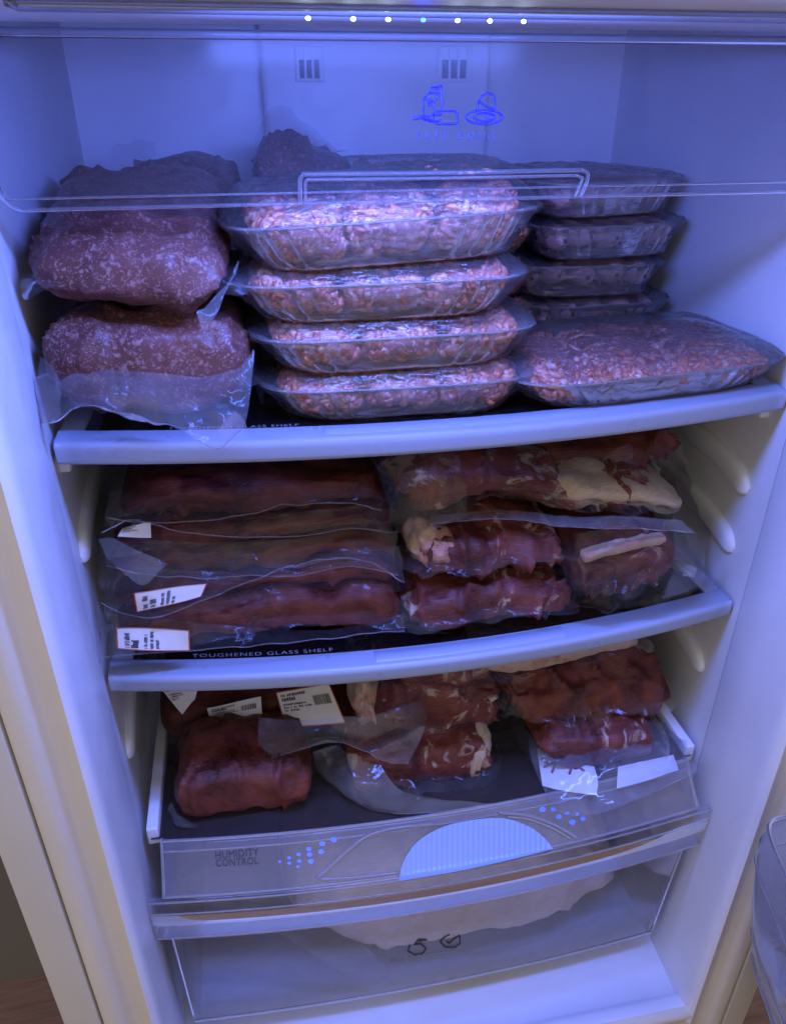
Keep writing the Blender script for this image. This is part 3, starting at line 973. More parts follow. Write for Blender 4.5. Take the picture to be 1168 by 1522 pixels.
# ------------------------------------------------------------------ food: labels on packs
def sticker(parent, quad, y, seed=1, barcode=True, surf=None, turned=False, red=True):
    """paper label given by its four photo corners (bottom left, bottom right, top right, top left) and depth"""
    rnd = random.Random(seed)
    ys = y if isinstance(y, (list, tuple)) else [y] * 4
    C = [at(q[0], q[1], d) for q, d in zip(quad, ys)]

    def fn(u, v, off=0.0):
        p = C[0] * (1 - u) * (1 - v) + C[1] * u * (1 - v) + C[2] * u * v + C[3] * (1 - u) * v
        n = np.cross(C[1] - C[0], C[3] - C[0])
        n /= np.linalg.norm(n)
        if n @ (CAM - p) < 0:
            n = -n
        return p + n * (off + 0.0020 * math.sin(u * 4.2 + seed) * math.sin(v * 2.6 + seed * 1.7))
    g = np.array([[fn(u, v) for v in np.linspace(0, 1, 10)] for u in np.linspace(0, 1, 14)])
    st = grid_obj('paper_label', g, M['paper'], parent)
    if red:
        V, F = [], []
        e = 0.018
        for (a, b, c, d) in ((0, 0, 1, e * 1.6), (0, 1 - e * 1.6, 1, 1), (0, 0, e, 1), (1 - e, 0, 1, 1)):
            k = len(V)
            n = 10
            for i in range(n + 1):
                t = i / n
                if c - a > d - b:
                    V += [fn(a + (c - a) * t, b, 0.0004), fn(a + (c - a) * t, d, 0.0004)]
                else:
                    V += [fn(a, b + (d - b) * t, 0.0004), fn(c, b + (d - b) * t, 0.0004)]
            F += [(k + 2 * i, k + 2 * i + 1, k + 2 * i + 3, k + 2 * i + 2) for i in range(n)]
        mesh_obj('label_border', V, F, M['red_edge'], st, smooth=False)
    V, F = [], []

    def bar(u0, v0, u1, v1):
        if turned:
            u0, v0, u1, v1 = 1.02 - v1, u0 * 1.5, 1.02 - v0, u1 * 1.5
        k = len(V)
        V.extend([fn(u0, v0, 0.0007), fn(u1, v0, 0.0007), fn(u1, v1, 0.0007), fn(u0, v1, 0.0007)])
        F.append((k, k + 1, k + 2, k + 3))
    for row, (v0, h, u_end) in enumerate(((0.84, 0.075, 0.5), (0.72, 0.10, 0.33), (0.60, 0.05, 0.48), (0.52, 0.05, 0.55), (0.44, 0.05, 0.30))):
        u = 0.07
        while u < u_end:
            w = rnd.uniform(0.012, 0.03) * (1.4 if h > 0.08 else 1)
            if rnd.random() > 0.16:
                bar(u, v0 + rnd.uniform(-.006, .006), u + w, v0 + h * rnd.uniform(0.75, 1.05))
            u += w + 0.010
    if barcode:
        u = 0.62
        while u < 0.90:
            w = rnd.uniform(0.006, 0.02)
            bar(u, 0.52, u + w, 0.76)
            u += w + rnd.uniform(0.006, 0.014)
    mesh_obj('label_print', V, F, M['ink'], st, smooth=False, kind='stuff')
    return st


def pack(name, label, cat, group, lp, mat, film='film', wrap=True, flange=None, zmin=None, wr=0.0012, seed=1):
    """vacuum pack: a lump of meat, the tight film on it and the sealed margin"""
    P = loaf(**lp)
    base = [P[..., 0].mean(), P[..., 1].mean(), P[..., 2].min()]
    t = thing(name, label, cat, base, group)
    meat_obj('meat', P, M[mat], t)
    fo = wrap_obj('film', P, M[film], t, wr=wr, seed=seed + 3, zmin=None if zmin is None else zmin + 0.0003) if wrap else None
    if flange is not None:
        f = dict(seed=seed + 11, zmin=zmin)
        f.update(flange)
        flange_obj('sealed_margin', P, M['flange'], fo if fo is not None else t, **f)
    return t, P


def film_sheet(parent, ctrl, mat='thick', name='loose_film', **kw):
    return patch(name, ctrl, M[mat], parent, **kw)


# ------------------------------------------------------------------ trays of mince and sausages
def rr_loop(a, b, r, n=96, rib=0.0):
    """rounded rectangle outline"""
    th = np.linspace(0, 2 * math.pi, n, endpoint=False)
    e = 5.0
    c, s = np.cos(th), np.sin(th)
    x = a * np.sign(c) * np.abs(c) ** (2 / e)
    y = b * np.sign(s) * np.abs(s) ** (2 / e)
    return np.stack([x, y], 1)


def tray_meshes(a=0.094, b=0.066, h=0.0235, kind='mince', seed=1, mound=0.0072):
    """meshes of one over-wrapped tray, bottom centre at the origin; returns list of (name, mesh, [children])"""
    rnd = np.random.RandomState(seed)
    out = []
    n = 168
    prof = [(0.02, 0.0005), (0.60, 0.0005), (0.74, 0.0008), (0.775, 0.003), (0.83, 0.35 * h), (0.885, 0.72 * h), (0.92, 0.93 * h), (0.965, h), (1.0, h + 0.0006), (1.004, h - 0.0008)]
    rows = []
    base = rr_loop(a, b, 0.02, n)
    arc = np.concatenate([[0], np.cumsum(np.linalg.norm(np.diff(base, axis=0), axis=1))])
    for f, z in prof:
        g = 1.0
        L = base * np.array([f, 1 - (1 - f) * (0.5 if z > 0.0006 else 1.0)])
        if 0.76 < f < 0.93:
            rb = np.where((arc / 0.0135) % 1 < 0.42, -0.0030, 0.0)
            L = L + L / np.linalg.norm(L, axis=1, keepdims=True) * rb[:, None] * min(1, (0.93 - f) * 14)
        rows.append(np.concatenate([L, np.full((n, 1), z)], 1))
    P = np.array(rows)

    def mk(name, P, mat, cu=False, cv=True, F=None):
        me = bpy.data.meshes.new(name)
        if F is None:
            F = grid_faces(P.shape[0], P.shape[1], cu, cv)
        me.from_pydata(np.asarray(P).reshape(-1, 3).tolist(), [], F)
        me.polygons.foreach_set('use_smooth', [True] * len(me.polygons))
        me.materials.append(M[mat])
        return me
    out.append(('tray', mk('tray', P, 'tray'), []))
    if kind == 'mince':
        w3 = 2 * a * 0.85 / 3
        heights = []
        for k in range(3):
            cx = (k - 1) * w3
            hw, hd, hh = w3 * 0.50, b * 0.905, h + mound + 0.0038 * rnd.rand()
            nu, nv = 30, 40
            th = np.linspace(0, 2 * math.pi, nv, endpoint=False)
            ph = np.linspace(-math.pi / 2, math.pi / 2, nu)
            sg = lambda v, e: np.sign(v) * np.abs(v) ** e
            X = cx + hw * (sg(np.cos(ph), .45)[:, None] * sg(np.cos(th), .45)[None])
            Y = hd * (sg(np.cos(ph), .45)[:, None] * sg(np.sin(th), .45)[None])
            Z = np.repeat((0.0025 + (hh - 0.0025) * (sg(np.sin(ph), .6) + 1) / 2)[:, None], nv, 1)
            tp = (Z - 0.0025) / (hh - 0.0025)
            # tapers towards the tray floor like the tray itself
            sc = 0.84 + 0.16 * np.clip(tp * 1.3, 0, 1)
            Y = Y * (0.5 + 0.5 * sc)
            X = cx * sc + (X - cx) * sc
            Z = Z - 0.007 * tp * (np.abs(Y) / hd) ** 3 - 0.0055 * tp * ((X - cx) / hw) ** 4
            Q = np.stack([X, Y, Z], -1)
            N = grid_normals(Q, cv=True)
            N = np.where((N * (Q - np.array([cx, 0, hh / 2]))).sum(-1, keepdims=True) < 0, -N, N)
            Q = Q + N * (0.0022 * fbm(Q, 70, seed * 7 + k, 3))[..., None]
            core = mk('mince_portion', Q, 'mince_base')
            # strands lying on the surface of the portion
            ns = 420
            sv, sf = [], []
            ii = rnd.randint(2, nu - 2, ns * 3)
            jj = rnd.randint(0, nv, ns * 3)
            keep = [(i, j) for i, j in zip(ii, jj) if Q[i, j, 2] > 0.005][:ns]
            for (i, j) in keep:
                p0 = Q[i, j] + N[i, j] * 0.0004
                nn = N[i, j]
                d = rnd.randn(3)
                d[0] *= 0.7
                d -= nn * (d @ nn)
                d /= np.linalg.norm(d) + 1e-9
                sd = np.cross(nn, d)
                ln, rad, bend = rnd.uniform(0.0045, 0.0105), rnd.uniform(0.0015, 0.0025), rnd.uniform(-0.6, 0.6)
                kk = 5
                bs = len(sv)
                for q in range(kk):
                    t = q / (kk - 1) - 0.5
                    c = p0 + d * ln * t + sd * ln * bend * (t * t) + nn * (-0.0010 * (2 * t) ** 2)
                    rq = rad * (0.35 if q in (0, kk - 1) else 1.0)
                    for w in range(5):
                        al = 2 * math.pi * w / 5
                        sv.append(c + rq * (sd * math.cos(al) + nn * math.sin(al)))
                for q in range(kk - 1):
                    for w in range(5):
                        sf.append((bs + q * 5 + w, bs + q * 5 + (w + 1) % 5, bs + (q + 1) * 5 + (w + 1) % 5, bs + (q + 1) * 5 + w))
                sf.append(tuple(bs + w for w in range(5))[::-1])
                sf.append(tuple(bs + (kk - 1) * 5 + w for w in range(5)))
            out.append(('mince_portion', core, [('mince_strands', mk('mince_strands', np.array(sv), 'mince', F=sf), 'stuff')]))
        topz = h + mound + 0.0043
    else:
        ncount = 5
        for k in range(ncount):
            cx = (k - (ncount - 1) / 2) * (2 * a * 0.84 / ncount)
            r = a * 0.84 / ncount * 1.03
            ys = np.linspace(-b * 0.87, b * 0.87, 22)
            pts = np.stack([cx + 0.0015 * np.sin(ys * 40 + k), ys, np.full(22, r + 0.0035 + 0.002 * (k % 2))], 1)
            e = np.sqrt(np.clip(1 - np.abs(ys / (b * 0.875)) ** 4, 0.0004, 1))
            tp = tube_pts(pts, r * e * (1 + 0.05 * np.sin(ys * 70 + k * 2)), 16)
            out.append(('sausage', mk('sausage', tp, 'sausage'), []))
        topz = h + 0.004
    # stretch film: dome over the food, then down the sides
    fr_ = [0.02, 0.3, 0.5, 0.66, 0.78, 0.86, 0.905, 0.935, 0.958, 0.977, 0.992, 1.006, 1.012, 1.004, 0.965, 0.92, 0.86, 0.80, 0.74]
    dz_ = topz - h
    fz = [topz, topz, topz - 0.0001, topz - 0.0003, topz - 0.0009, h + dz_ * 0.82, h + dz_ * 0.66, h + dz_ * 0.51, h + dz_ * 0.37, h + dz_ * 0.235, h + dz_ * 0.11, h + 0.0004, h - 0.0004, h - 0.0022, h * 0.80, h * 0.55, h * 0.30, 0.0020, 0.0002]
    S = np.linspace(0, 1, 74)
    kx = np.linspace(0, 1, len(fr_))
    F1, Z1_ = np.interp(S, kx, fr_), np.interp(S, kx, fz)
    base2 = rr_loop(a, b, 0.02, 120)
    FY = np.where(S > 0.66, 1 - (1 - F1) * 0.5, F1)
    Q = np.concatenate([base2[None] * np.stack([F1, FY], 1)[:, None], np.repeat(Z1_[:, None, None], 120, 1)], 2)
    if kind != 'mince':
        Q[..., 2] += np.where(S[:, None] < 0.4, 0.0018 * np.cos(Q[..., 0] / (2 * a * .8 / 5) * 2 * math.pi), 0)
    N = grid_normals(Q, cv=True)
    N = np.where(N[..., 2:3] * np.where(S[:, None, None] < 0.55, 1, 0) < 0, -N, N)
    st = Q * np.array([0.6, 1.0, 1.0])
    wri = 0.0005 * fbm(st, 90, seed + 50, 3) + 0.0011 * np.clip(ridge(st, 75, seed + 60), 0, 1) ** 4
    wri *= np.where(S < 0.6, 0.6, 1.5)[:, None]
    Q = Q + N * wri[..., None]
    Q[..., 2] = np.maximum(Q[..., 2], 0.0002)
    out.append(('stretch_film', mk('stretch_film', Q, 'wrap'), []))
    return out


def place_tray(meshes, name, label, cat, group, loc, rz=0.0, rx=0.0, ry=0.0):
    t = thing(name, label, cat, loc, group)
    t.rotation_euler = (rx, ry, rz)
    for nm, me, kids in meshes:
        o = bpy.data.objects.new(nm, me)
        COL.objects.link(o)
        o.parent = t
        for kn, km, kk in kids:
            c = bpy.data.objects.new(kn, km)
            COL.objects.link(c)
            c.parent = o
            c['kind'] = kk
    return t


MT = tray_meshes(seed=2)
MT2 = tray_meshes(seed=5)
MTT = tray_meshes(0.096, 0.066, 0.026, seed=12, mound=0.0135)
GT = 'clear trays of minced beef'
TX, TY = -0.0370, 0.069
place_tray(MTT, 'mince_tray', 'brightly lit tray of mince on top of the centre stack', 'mince tray', GT, (TX - 0.003, TY - 0.006, Z1 + 0.0995), R_(1.5), 0.0, R_(-2.2))
place_tray(MT, 'mince_tray', 'mince tray second from the top of the centre stack', 'mince tray', GT, (TX - 0.005, TY - 0.002, Z1 + 0.0665), R_(-1.0), 0, R_(-0.3))
place_tray(MT2, 'mince_tray', 'mince tray third from the top of the centre stack', 'mince tray', GT, (TX + 0.004, TY, Z1 + 0.0333), R_(180.8), 0, R_(-0.2))
place_tray(MT, 'mince_tray', 'lowest mince tray of the centre stack, resting on the shelf glass', 'mince tray', GT, (TX + 0.008, TY + 0.001, Z1 + 0.0008), R_(178.6), 0, 0)
# the stack behind
for k, lab in enumerate(('lowest mince tray of the rear stack behind the centre stack', 'second mince tray of the rear stack behind the centre stack',
                         'third mince tray of the rear stack behind the centre stack', 'film covered mince tray topping the rear stack behind the flap handle')):
    place_tray(MT if k % 2 else MT2, 'mince_tray', lab, 'mince tray', GT, (0.040 - 0.004 * k, 0.232 + 0.002 * k, Z1 + 0.0008 + 0.0335 * k), R_(178 + 3 * k), R_(-4 if k == 3 else 0), 0)
# wide tray in front on the right
MT3 = tray_meshes(0.110, 0.064, 0.0205, seed=9, mound=0.0045)
place_tray(MT3, 'mince_tray', 'wide mince tray lying alone at the front right of the upper shelf', 'mince tray', GT, (0.1440, 0.066, Z1 + 0.0022), R_(6.5), R_(1.0), R_(0.0))
# sausage trays
ST = tray_meshes(0.072, 0.070, 0.027, 'sausage', seed=4)
GS = 'clear trays of sausages'
for k, (dx, dy, rz) in enumerate(((0.004, 0.0, 3), (-0.002, 0.003, -4), (0.004, -0.004, 8), (-0.002, 0.0, 14))):
    lab = ('lowest sausage tray, half hidden behind the wide mince tray', 'sausage tray third from the top of the right rear stack',
           'sausage tray second from the top of the right rear stack', 'topmost sausage tray at the right rear behind the flap')[k]
    place_tray(ST, 'sausage_tray', lab, 'sausage tray', GS, (0.168 + dx, 0.232 + dy, Z1 + 0.0010 + 0.0325 * k), R_(rz), 0, 0)

# ------------------------------------------------------------------ bagged mince, upper shelf left
GB = 'bags of minced beef'
t, P = pack('mince_bag', 'lower bag of minced beef with its clear bag end folded over the trim', 'mince bag', GB,
            dict(top=[(76, 500), (110, 464), (190, 456), (280, 456), (345, 462), (374, 505)], bot=[(84, 585), (120, 612), (190, 628), (262, 636), (330, 618), (364, 590)],
                 y0=0.012, depth=0.17, yt=0.050, yb=0.016, n=3.8, m=5.5, amp=0.0035, scale=26, facet=0.35, crease=0.006, crscale=17, seed=11, nu=100, nv=76, zmin=Z1 + 0.001),
            'minced_bag', zmin=Z1 + 0.001, seed=2, flange=dict(wf=0.0, wl=0.02, wr=0.012, amp=0.006))
film_sheet(t, [[(62, 545, .010), (76, 572, .004), (112, 556, .008), (196, 552, .012), (290, 560, .010), (352, 548, .012), (378, 520, .020)],
               [(58, 575, .006), (84, 598, -.006), (118, 582, -.004), (200, 585, .000), (282, 592, -.004), (340, 590, -.004), (374, 570, .006)],
               [(52, 605, .004), (92, 618, -.012), (132, 600, -.014), (200, 622, -.006), (270, 628, -.014), (328, 640, -.018), (368, 612, -.010)],
               [(56, 628, .000), (90, 625, -.016), (135, 602, -.018), (205, 618, -.012), (268, 636, -.018), (322, 668, -.026), (360, 640, -.022)]],
           nu=60, nv=110, edge=0.0004, crumple=0.0012, scale=70, seed=3, fold=0.0014)
film_sheet(t, [[(322, 640, -.020), (340, 664, -.026), (334, 671, -.026)], [(350, 610, -.016), (366, 632, -.022), (352, 658, -.026)]], name='film_strip', nu=16, nv=16, crumple=0.0006)
film_sheet(t, [[(66, 530, .014), (80, 545, .006), (88, 565, .000)], [(60, 560, .010), (84, 580, -.004), (90, 600, -.008)], [(56, 600, .004), (74, 612, -.006), (86, 622, -.012)], [(54, 630, .002), (66, 628, -.006), (80, 620, -.012)]],
           nu=30, nv=24, crumple=0.002, scale=90, seed=8)
t, P = pack('mince_bag', 'big bag of minced beef lying on top of the lower mince bag', 'mince bag', GB,
            dict(top=[(42, 400), (66, 352), (130, 338), (215, 330), (295, 332), (347, 368)], bot=[(50, 440), (85, 464), (150, 470), (220, 477), (296, 482), (342, 440)],
                 y0=0.004, depth=0.20, yt=0.04, yb=0.012, n=3.2, m=4.6, amp=0.0045, scale=24, facet=0.35, crease=0.0065, crscale=15, rise=0.12, seed=21, nu=110, nv=84),
            'minced_bag', seed=5, flange=dict(wf=0.0, wl=0.010, wr=0.016, amp=0.006))
film_sheet(t, [[(356, 385, .020), (350, 405, .014), (330, 432, .006)], [(348, 405, .014), (330, 440, .004), (305, 455, .000)], [(335, 430, .008), (322, 468, -.004), (293, 462, -.004)], [(320, 470, -.002), (312, 488, -.008), (300, 490, -.008)]],
           nu=30, nv=20, crumple=0.0008, scale=60, seed=13, name='bag_end')
t, P = pack('mince_bag', 'dark bag of minced beef upright at the back left', 'mince bag', GB,
            dict(top=[(172, 285), (205, 248), (260, 236), (315, 237), (352, 262), (366, 300)], bot=[(172, 420), (210, 430), (260, 432), (310, 432), (350, 430), (364, 420)],
                 y0=0.19, depth=0.13, yt=0.25, yb=0.2, n=3.0, m=4, amp=0.005, scale=22, facet=0.35, crease=0.006, seed=31, zmin=Z1 + 0.001),
            'minced_bag', seed=9, flange=dict(wf=0.012, wl=0.012, wr=0.012))
film_sheet(t, [[(160, 222, .22), (195, 215, .24), (230, 212, .25)], [(163, 250, .20), (197, 240, .22), (232, 232, .24)], [(162, 282, .19), (200, 272, .20), (236, 252, .22)]],
           nu=24, nv=24, crumple=0.003, scale=70, seed=17, name='bag_end')
t, P = pack('mince_bag', 'dark bag of minced beef behind the centre tray stack', 'mince bag', GB,
            dict(top=[(376, 250), (386, 212), (420, 200), (470, 212), (515, 226), (536, 260)], bot=[(376, 400), (400, 420), (440, 425), (480, 425), (515, 420), (534, 400)],
                 y0=0.205, depth=0.12, yt=0.25, yb=0.21, n=3.0, m=4, amp=0.005, scale=22, facet=0.35, crease=0.006, seed=41, zmin=Z1 + 0.001),
            'minced_bag', seed=15, flange=dict(wf=0.012, wl=0.008, wr=0.012))
film_sheet(t, [[(384, 190, .25), (405, 165, .26), (430, 168, .27), (462, 188, .28)], [(380, 215, .24), (408, 195, .24), (440, 198, .25), (490, 212, .26)], [(378, 240, .22), (410, 225, .22), (450, 225, .23), (520, 228, .24)]],
           nu=24, nv=30, crumple=0.003, scale=60, seed=19, name='bag_end')

# ------------------------------------------------------------------ middle shelf, left: long vacuum packs, one on another
GL = 'long vacuum packs of beef on the middle shelf'
defs = [
    # label, top, bottom, y0, depth, sheet front
    ('lowest long vacuum pack of dark beef, bottom of the left pile', [(170, 925), (250, 892), (360, 872), (470, 862), (560, 858), (598, 890)], [(180, 950), (260, 945), (360, 938), (460, 936), (560, 934), (594, 915)], 0.022, 0.17, 1),
    ('second lowest long vacuum pack in the left pile on the middle shelf', [(165, 880), (240, 845), (340, 838), (450, 826), (550, 812), (598, 840)], [(175, 905), (260, 893), (360, 876), (470, 866), (550, 862), (594, 860)], 0.030, 0.17, 2),
    ('middle long vacuum pack of the left pile, film shining', [(160, 835), (230, 802), (330, 800), (440, 788), (540, 778), (590, 800)], [(170, 862), (250, 852), (350, 843), (450, 830), (540, 820), (588, 822)], 0.036, 0.17, 3),
    ('second highest long vacuum pack in the left pile on the middle shelf', [(165, 795), (235, 764), (330, 762), (440, 752), (540, 744), (584, 765)], [(172, 815), (250, 806), (350, 802), (450, 794), (540, 786), (580, 785)], 0.040, 0.16, 4),
    ('topmost long vacuum pack of the left pile, close under the upper shelf', [(175, 745), (240, 706), (330, 698), (440, 692), (530, 690), (572, 722)], [(178, 775), (250, 768), (350, 762), (450, 754), (530, 746), (570, 745)], 0.046, 0.16, 5)]
packs2 = []
for i, (lab, top, bot, y0, dep, sd) in enumerate(defs):
    t, P = pack('vacuum_pack', lab, 'vacuum pack', GL, dict(top=top, bot=bot, y0=y0, depth=dep, yt=y0 + 0.02, yb=y0 + 0.008, n=4.2, m=8, amp=0.0030, scale=24, crease=0.004, crscale=18, seed=50 + sd * 3, nu=96, nv=60,
                                                            zmin=Z2 + 0.001 if i == 0 else None),
                'beef' if i not in (0,) else 'beef_red', seed=60 + i, zmin=Z2 + 0.0012 if i == 0 else None, wr=0.0018,
                flange=dict(wf=0.012, wl=0.012, wr=0.012, droop=-0.006, amp=0.007, freq=22))
    packs2.append(t)
# loose film fronts of the pile
film_sheet(packs2[0], [[(128, 905, .03), (158, 910, .022), (290, 925, .018), (440, 938, .014), (540, 930, .014), (600, 912, .016)], [(148, 940, .018), (165, 952, .010), (290, 952, .010), (430, 948, .006), (530, 940, .006), (600, 938, .006)],
                       [(140, 985, .002), (170, 975, .004), (290, 966, .004), (420, 958, .000), (530, 944, -.001), (602, 940, .000)]], mat='flange', nu=30, nv=80, edge=0.0005, fold=0.0012, crumple=0.0010, seed=71)
film_sheet(packs2[1], [[(150, 820, .04), (175, 835, .028), (300, 850, .022), (420, 845, .02), (520, 820, .02), (590, 812, .024)], [(150, 860, .03), (200, 872, .018), (300, 872, .014), (420, 852, .010), (520, 834, .012), (596, 835, .018)],
                       [(152, 895, .024), (222, 918, .008), (310, 890, .006), (410, 852, .004), (520, 834, .004), (600, 866, .010)]], mat='flange', nu=34, nv=80, edge=0.0005, fold=0.0018, crumple=0.0014, seed=72)
film_sheet(packs2[2], [[(152, 790, .045), (200, 800, .03), (320, 806, .028), (440, 800, .026), (540, 785, .028), (590, 790, .03)], [(150, 815, .036), (210, 845, .020), (320, 850, .018), (430, 838, .016), (520, 812, .018), (585, 830, .02)],
                       [(160, 840, .03), (230, 855, .014), (330, 860, .010), (440, 855, .008), (520, 842, .010), (592, 855, .014)]], mat='flange', nu=34, nv=80, edge=0.0005, fold=0.002, crumple=0.0016, seed=73)
film_sheet(packs2[3], [[(150, 770, .05), (200, 768, .04), (320, 770, .034), (440, 762, .032), (540, 752, .032), (580, 760, .034)], [(152, 792, .04), (205, 776, .028), (300, 796, .022), (430, 798, .020), (520, 786, .020), (580, 792, .024)]], mat='flange', nu=20, nv=80, edge=0.0005, fold=0.0018, crumple=0.0014, seed=74)
film_sheet(packs2[4], [[(165, 730, .06), (220, 738, .045), (330, 748, .04), (440, 736, .036), (530, 725, .036), (572, 735, .04)], [(160, 770, .045), (220, 778, .028), (330, 774, .024), (430, 752, .022), (520, 750, .022), (566, 760, .026)]], mat='flange', nu=20, nv=80, edge=0.0005, fold=0.0018, crumple=0.0014, seed=75)
film_sheet(packs2[2], [[(148, 800, .03), (170, 800, .024), (200, 815, .02), (250, 838, .018)], [(160, 830, .022), (185, 850, .016), (215, 868, .012), (248, 840, .014)]], nu=20, nv=24, crumple=0.0015, seed=76, name='folded_corner')
sticker(packs2[0], [(174, 964), (283, 968), (282, 936), (173, 933)], [0.004, 0.003, 0.008, 0.009], 3, False, turned=True)
sticker(packs2[1], [(203, 911), (300, 886), (308, 868), (200, 880)], [0.006, 0.006, 0.010, 0.010], 5, False, turned=True)
sticker(packs2[3], [(176, 798), (225, 799), (224, 776), (182, 785)], [0.026, 0.026, 0.03, 0.03], 8, False, red=False)

# ------------------------------------------------------------------ middle shelf, right
GM = 'vacuum packs on the right of the middle shelf'
t, P = pack('vacuum_pack', 'bottom right pack of raw beef with a purple lit front face', 'vacuum pack', GM,
            dict(top=[(606, 895), (625, 866), (680, 850), (750, 844), (815, 850), (842, 880)], bot=[(604, 925), (650, 939), (700, 936), (760, 926), (812, 916), (840, 905)], y0=0.006, depth=0.15, yt=0.03, yb=0.010, n=4.2, m=6, amp=0.004, scale=26,
                 crease=0.009, crscale=30, seed=81, nu=90, zmin=Z2 + 0.001), 'beef_marbled', zmin=Z2 + 0.0012, seed=80, wr=0.0022, flange=dict(wf=0.008, wl=0.012, wr=0.012, amp=0.005))
film_sheet(t, [[(590, 880, .02), (605, 905, .01), (640, 930, .004)], [(588, 910, .014), (602, 930, .004), (650, 940, .000)], [(575, 935, .004), (604, 941, -.002), (670, 944, -.004)]], mat='film', nu=20, nv=20, crumple=0.0012, seed=82)
t, P = pack('vacuum_pack', 'small steak pack with a pale fat end lying on the purple lit pack', 'vacuum pack', GM,
            dict(top=[(612, 815), (640, 790), (690, 783), (745, 778), (800, 782), (838, 800)], bot=[(614, 838), (645, 856), (690, 856), (745, 844), (800, 838), (836, 825)], y0=0.014, depth=0.14, yt=0.03, yb=0.018, n=3.6, m=5, amp=0.005, scale=28,
                 crease=0.009, crscale=30, seed=91, nu=90), 'beef_marbled', seed=90, wr=0.002, flange=dict(wf=0.010, wl=0.016, wr=0.012, amp=0.006))
Pf = loaf(top=[(610, 815), (622, 794), (650, 790), (676, 800), (690, 826)], bot=[(612, 836), (628, 848), (650, 852), (672, 846), (688, 832)], y0=0.0125, depth=0.05, yt=0.024, yb=0.016, n=2.4, m=2.6, amp=0.004, scale=50, seed=93, nu=40, nv=36)
meat_obj('fat_end', Pf, M['fat_bloody'], t)
t, P = pack('vacuum_pack', 'thick steak pack at the right of the middle shelf, fat strip across it', 'vacuum pack', GM,
            dict(top=[(846, 830), (872, 806), (915, 796), (960, 790), (995, 794), (1008, 825)], bot=[(850, 870), (870, 893), (905, 892), (950, 872), (985, 858), (1004, 846)], y0=0.012, depth=0.14, yt=0.03, yb=0.016, n=3.8, m=5, amp=0.004, scale=30,
                 crease=0.008, crscale=32, seed=101, nu=80), 'beef_marbled', seed=100, wr=0.002, flange=dict(wf=0.012, wl=0.010, wr=0.022, amp=0.006))
meat_obj('fat_strip', loaf(top=[(868, 824), (900, 814), (950, 804), (990, 797)], bot=[(868, 839), (900, 829), (950, 817), (990, 807)], y0=0.0080, depth=0.012, yt=0.010, yb=0.009, n=4, m=9, amp=0.0008, scale=50, seed=104, nu=50, nv=30), M['fat_bloody'], t)
film_sheet(t, [[(842, 800, .02), (880, 788, .012), (950, 782, .01), (1005, 780, .012), (1035, 790, .02)], [(838, 850, .010), (870, 855, .000), (945, 845, -.002), (1005, 830, .002), (1030, 830, .012)], [(840, 890, .006), (875, 902, -.006), (945, 890, -.006), (1000, 872, -.002), (1034, 850, .008)],
               [(845, 902, .004), (880, 906, -.004), (950, 903, -.006), (985, 895, -.004), (1040, 872, .006)]], mat='film', nu=44, nv=60, crumple=0.0018, scale=55, seed=102, fold=0.0016)
film_sheet(t, [[(1000, 700, .12), (1030, 690, .14), (1062, 700, .15)], [(1000, 760, .07), (1036, 760, .09), (1060, 760, .10)], [(1000, 830, .03), (1028, 830, .04), (1046, 820, .05)], [(985, 890, .004), (1020, 880, .012), (1042, 868, .02)]], nu=44, nv=26, crumple=0.0025, scale=50, seed=103, fold=0.002, name='bag_end')
t, P = pack('vacuum_pack', 'large joint with a pale fat cap draped across the right of the middle shelf', 'vacuum pack', GM,
            dict(top=[(570, 700), (610, 668), (690, 664), (770, 676), (860, 694), (950, 704), (1004, 732)], bot=[(600, 760), (640, 778), (720, 762), (800, 760), (880, 766), (950, 764), (1002, 762)], y0=0.030, depth=0.16, yt=0.05, yb=0.035, n=2.6, m=4.5,
                 amp=0.005, scale=24, crease=0.007, crscale=18, seed=111, nu=110), 'beef_fatty', seed=110, wr=0.002, flange=dict(wf=0.014, wl=0.014, wr=0.014, amp=0.007))
Pf = loaf(top=[(790, 712), (830, 692), (890, 692), (950, 700), (990, 716), (1006, 745)], bot=[(800, 742), (850, 750), (900, 756), (950, 760), (985, 764), (1004, 758)], y0=0.0265, depth=0.12, yt=0.06, yb=0.03, n=2.6, m=3.2, amp=0.003, scale=30, seed=113, nu=50, nv=40)
meat_obj('fat_cap', Pf, M['fat'], t, label='smooth cream fat cap')
film_sheet(t, [[(556, 690, .04), (575, 680, .034), (620, 668, .03), (680, 662, .03)], [(570, 730, .03), (600, 725, .022), (640, 720, .018), (690, 720, .018)], [(590, 775, .02), (615, 775, .010), (645, 778, .008), (690, 764, .012)], [(608, 800, .014), (628, 800, .006), (650, 785, .006), (690, 770, .010)]],
           mat='film', nu=36, nv=36, crumple=0.0022, scale=55, seed=115, fold=0.003)
film_sheet(t, [[(640, 768, .02), (740, 758, .018), (850, 768, .016), (940, 768, .016), (1012, 775, .016)], [(640, 780, .012), (740, 772, .010), (850, 784, .008), (940, 786, .008), (1030, 792, .010)]], mat='thick', nu=18, nv=80, edge=0.0004, crumple=0.0014, seed=116)
t, P = pack('vacuum_pack', 'dark red pack wedged under the upper shelf above the fat cap', 'vacuum pack', GM,
            dict(top=[(760, 668), (800, 642), (870, 632), (940, 622), (985, 622), (1004, 650)], bot=[(768, 685), (810, 700), (870, 716), (920, 714), (965, 700), (1000, 672)], y0=0.070, depth=0.14, yt=0.09, yb=0.08, n=2.6, m=3.5, amp=0.004, scale=26, crease=0.009, crscale=30, seed=121),
            'beef_red', seed=120, wr=0.002, flange=dict(wf=0.012, wl=0.012, wr=0.015, amp=0.006))
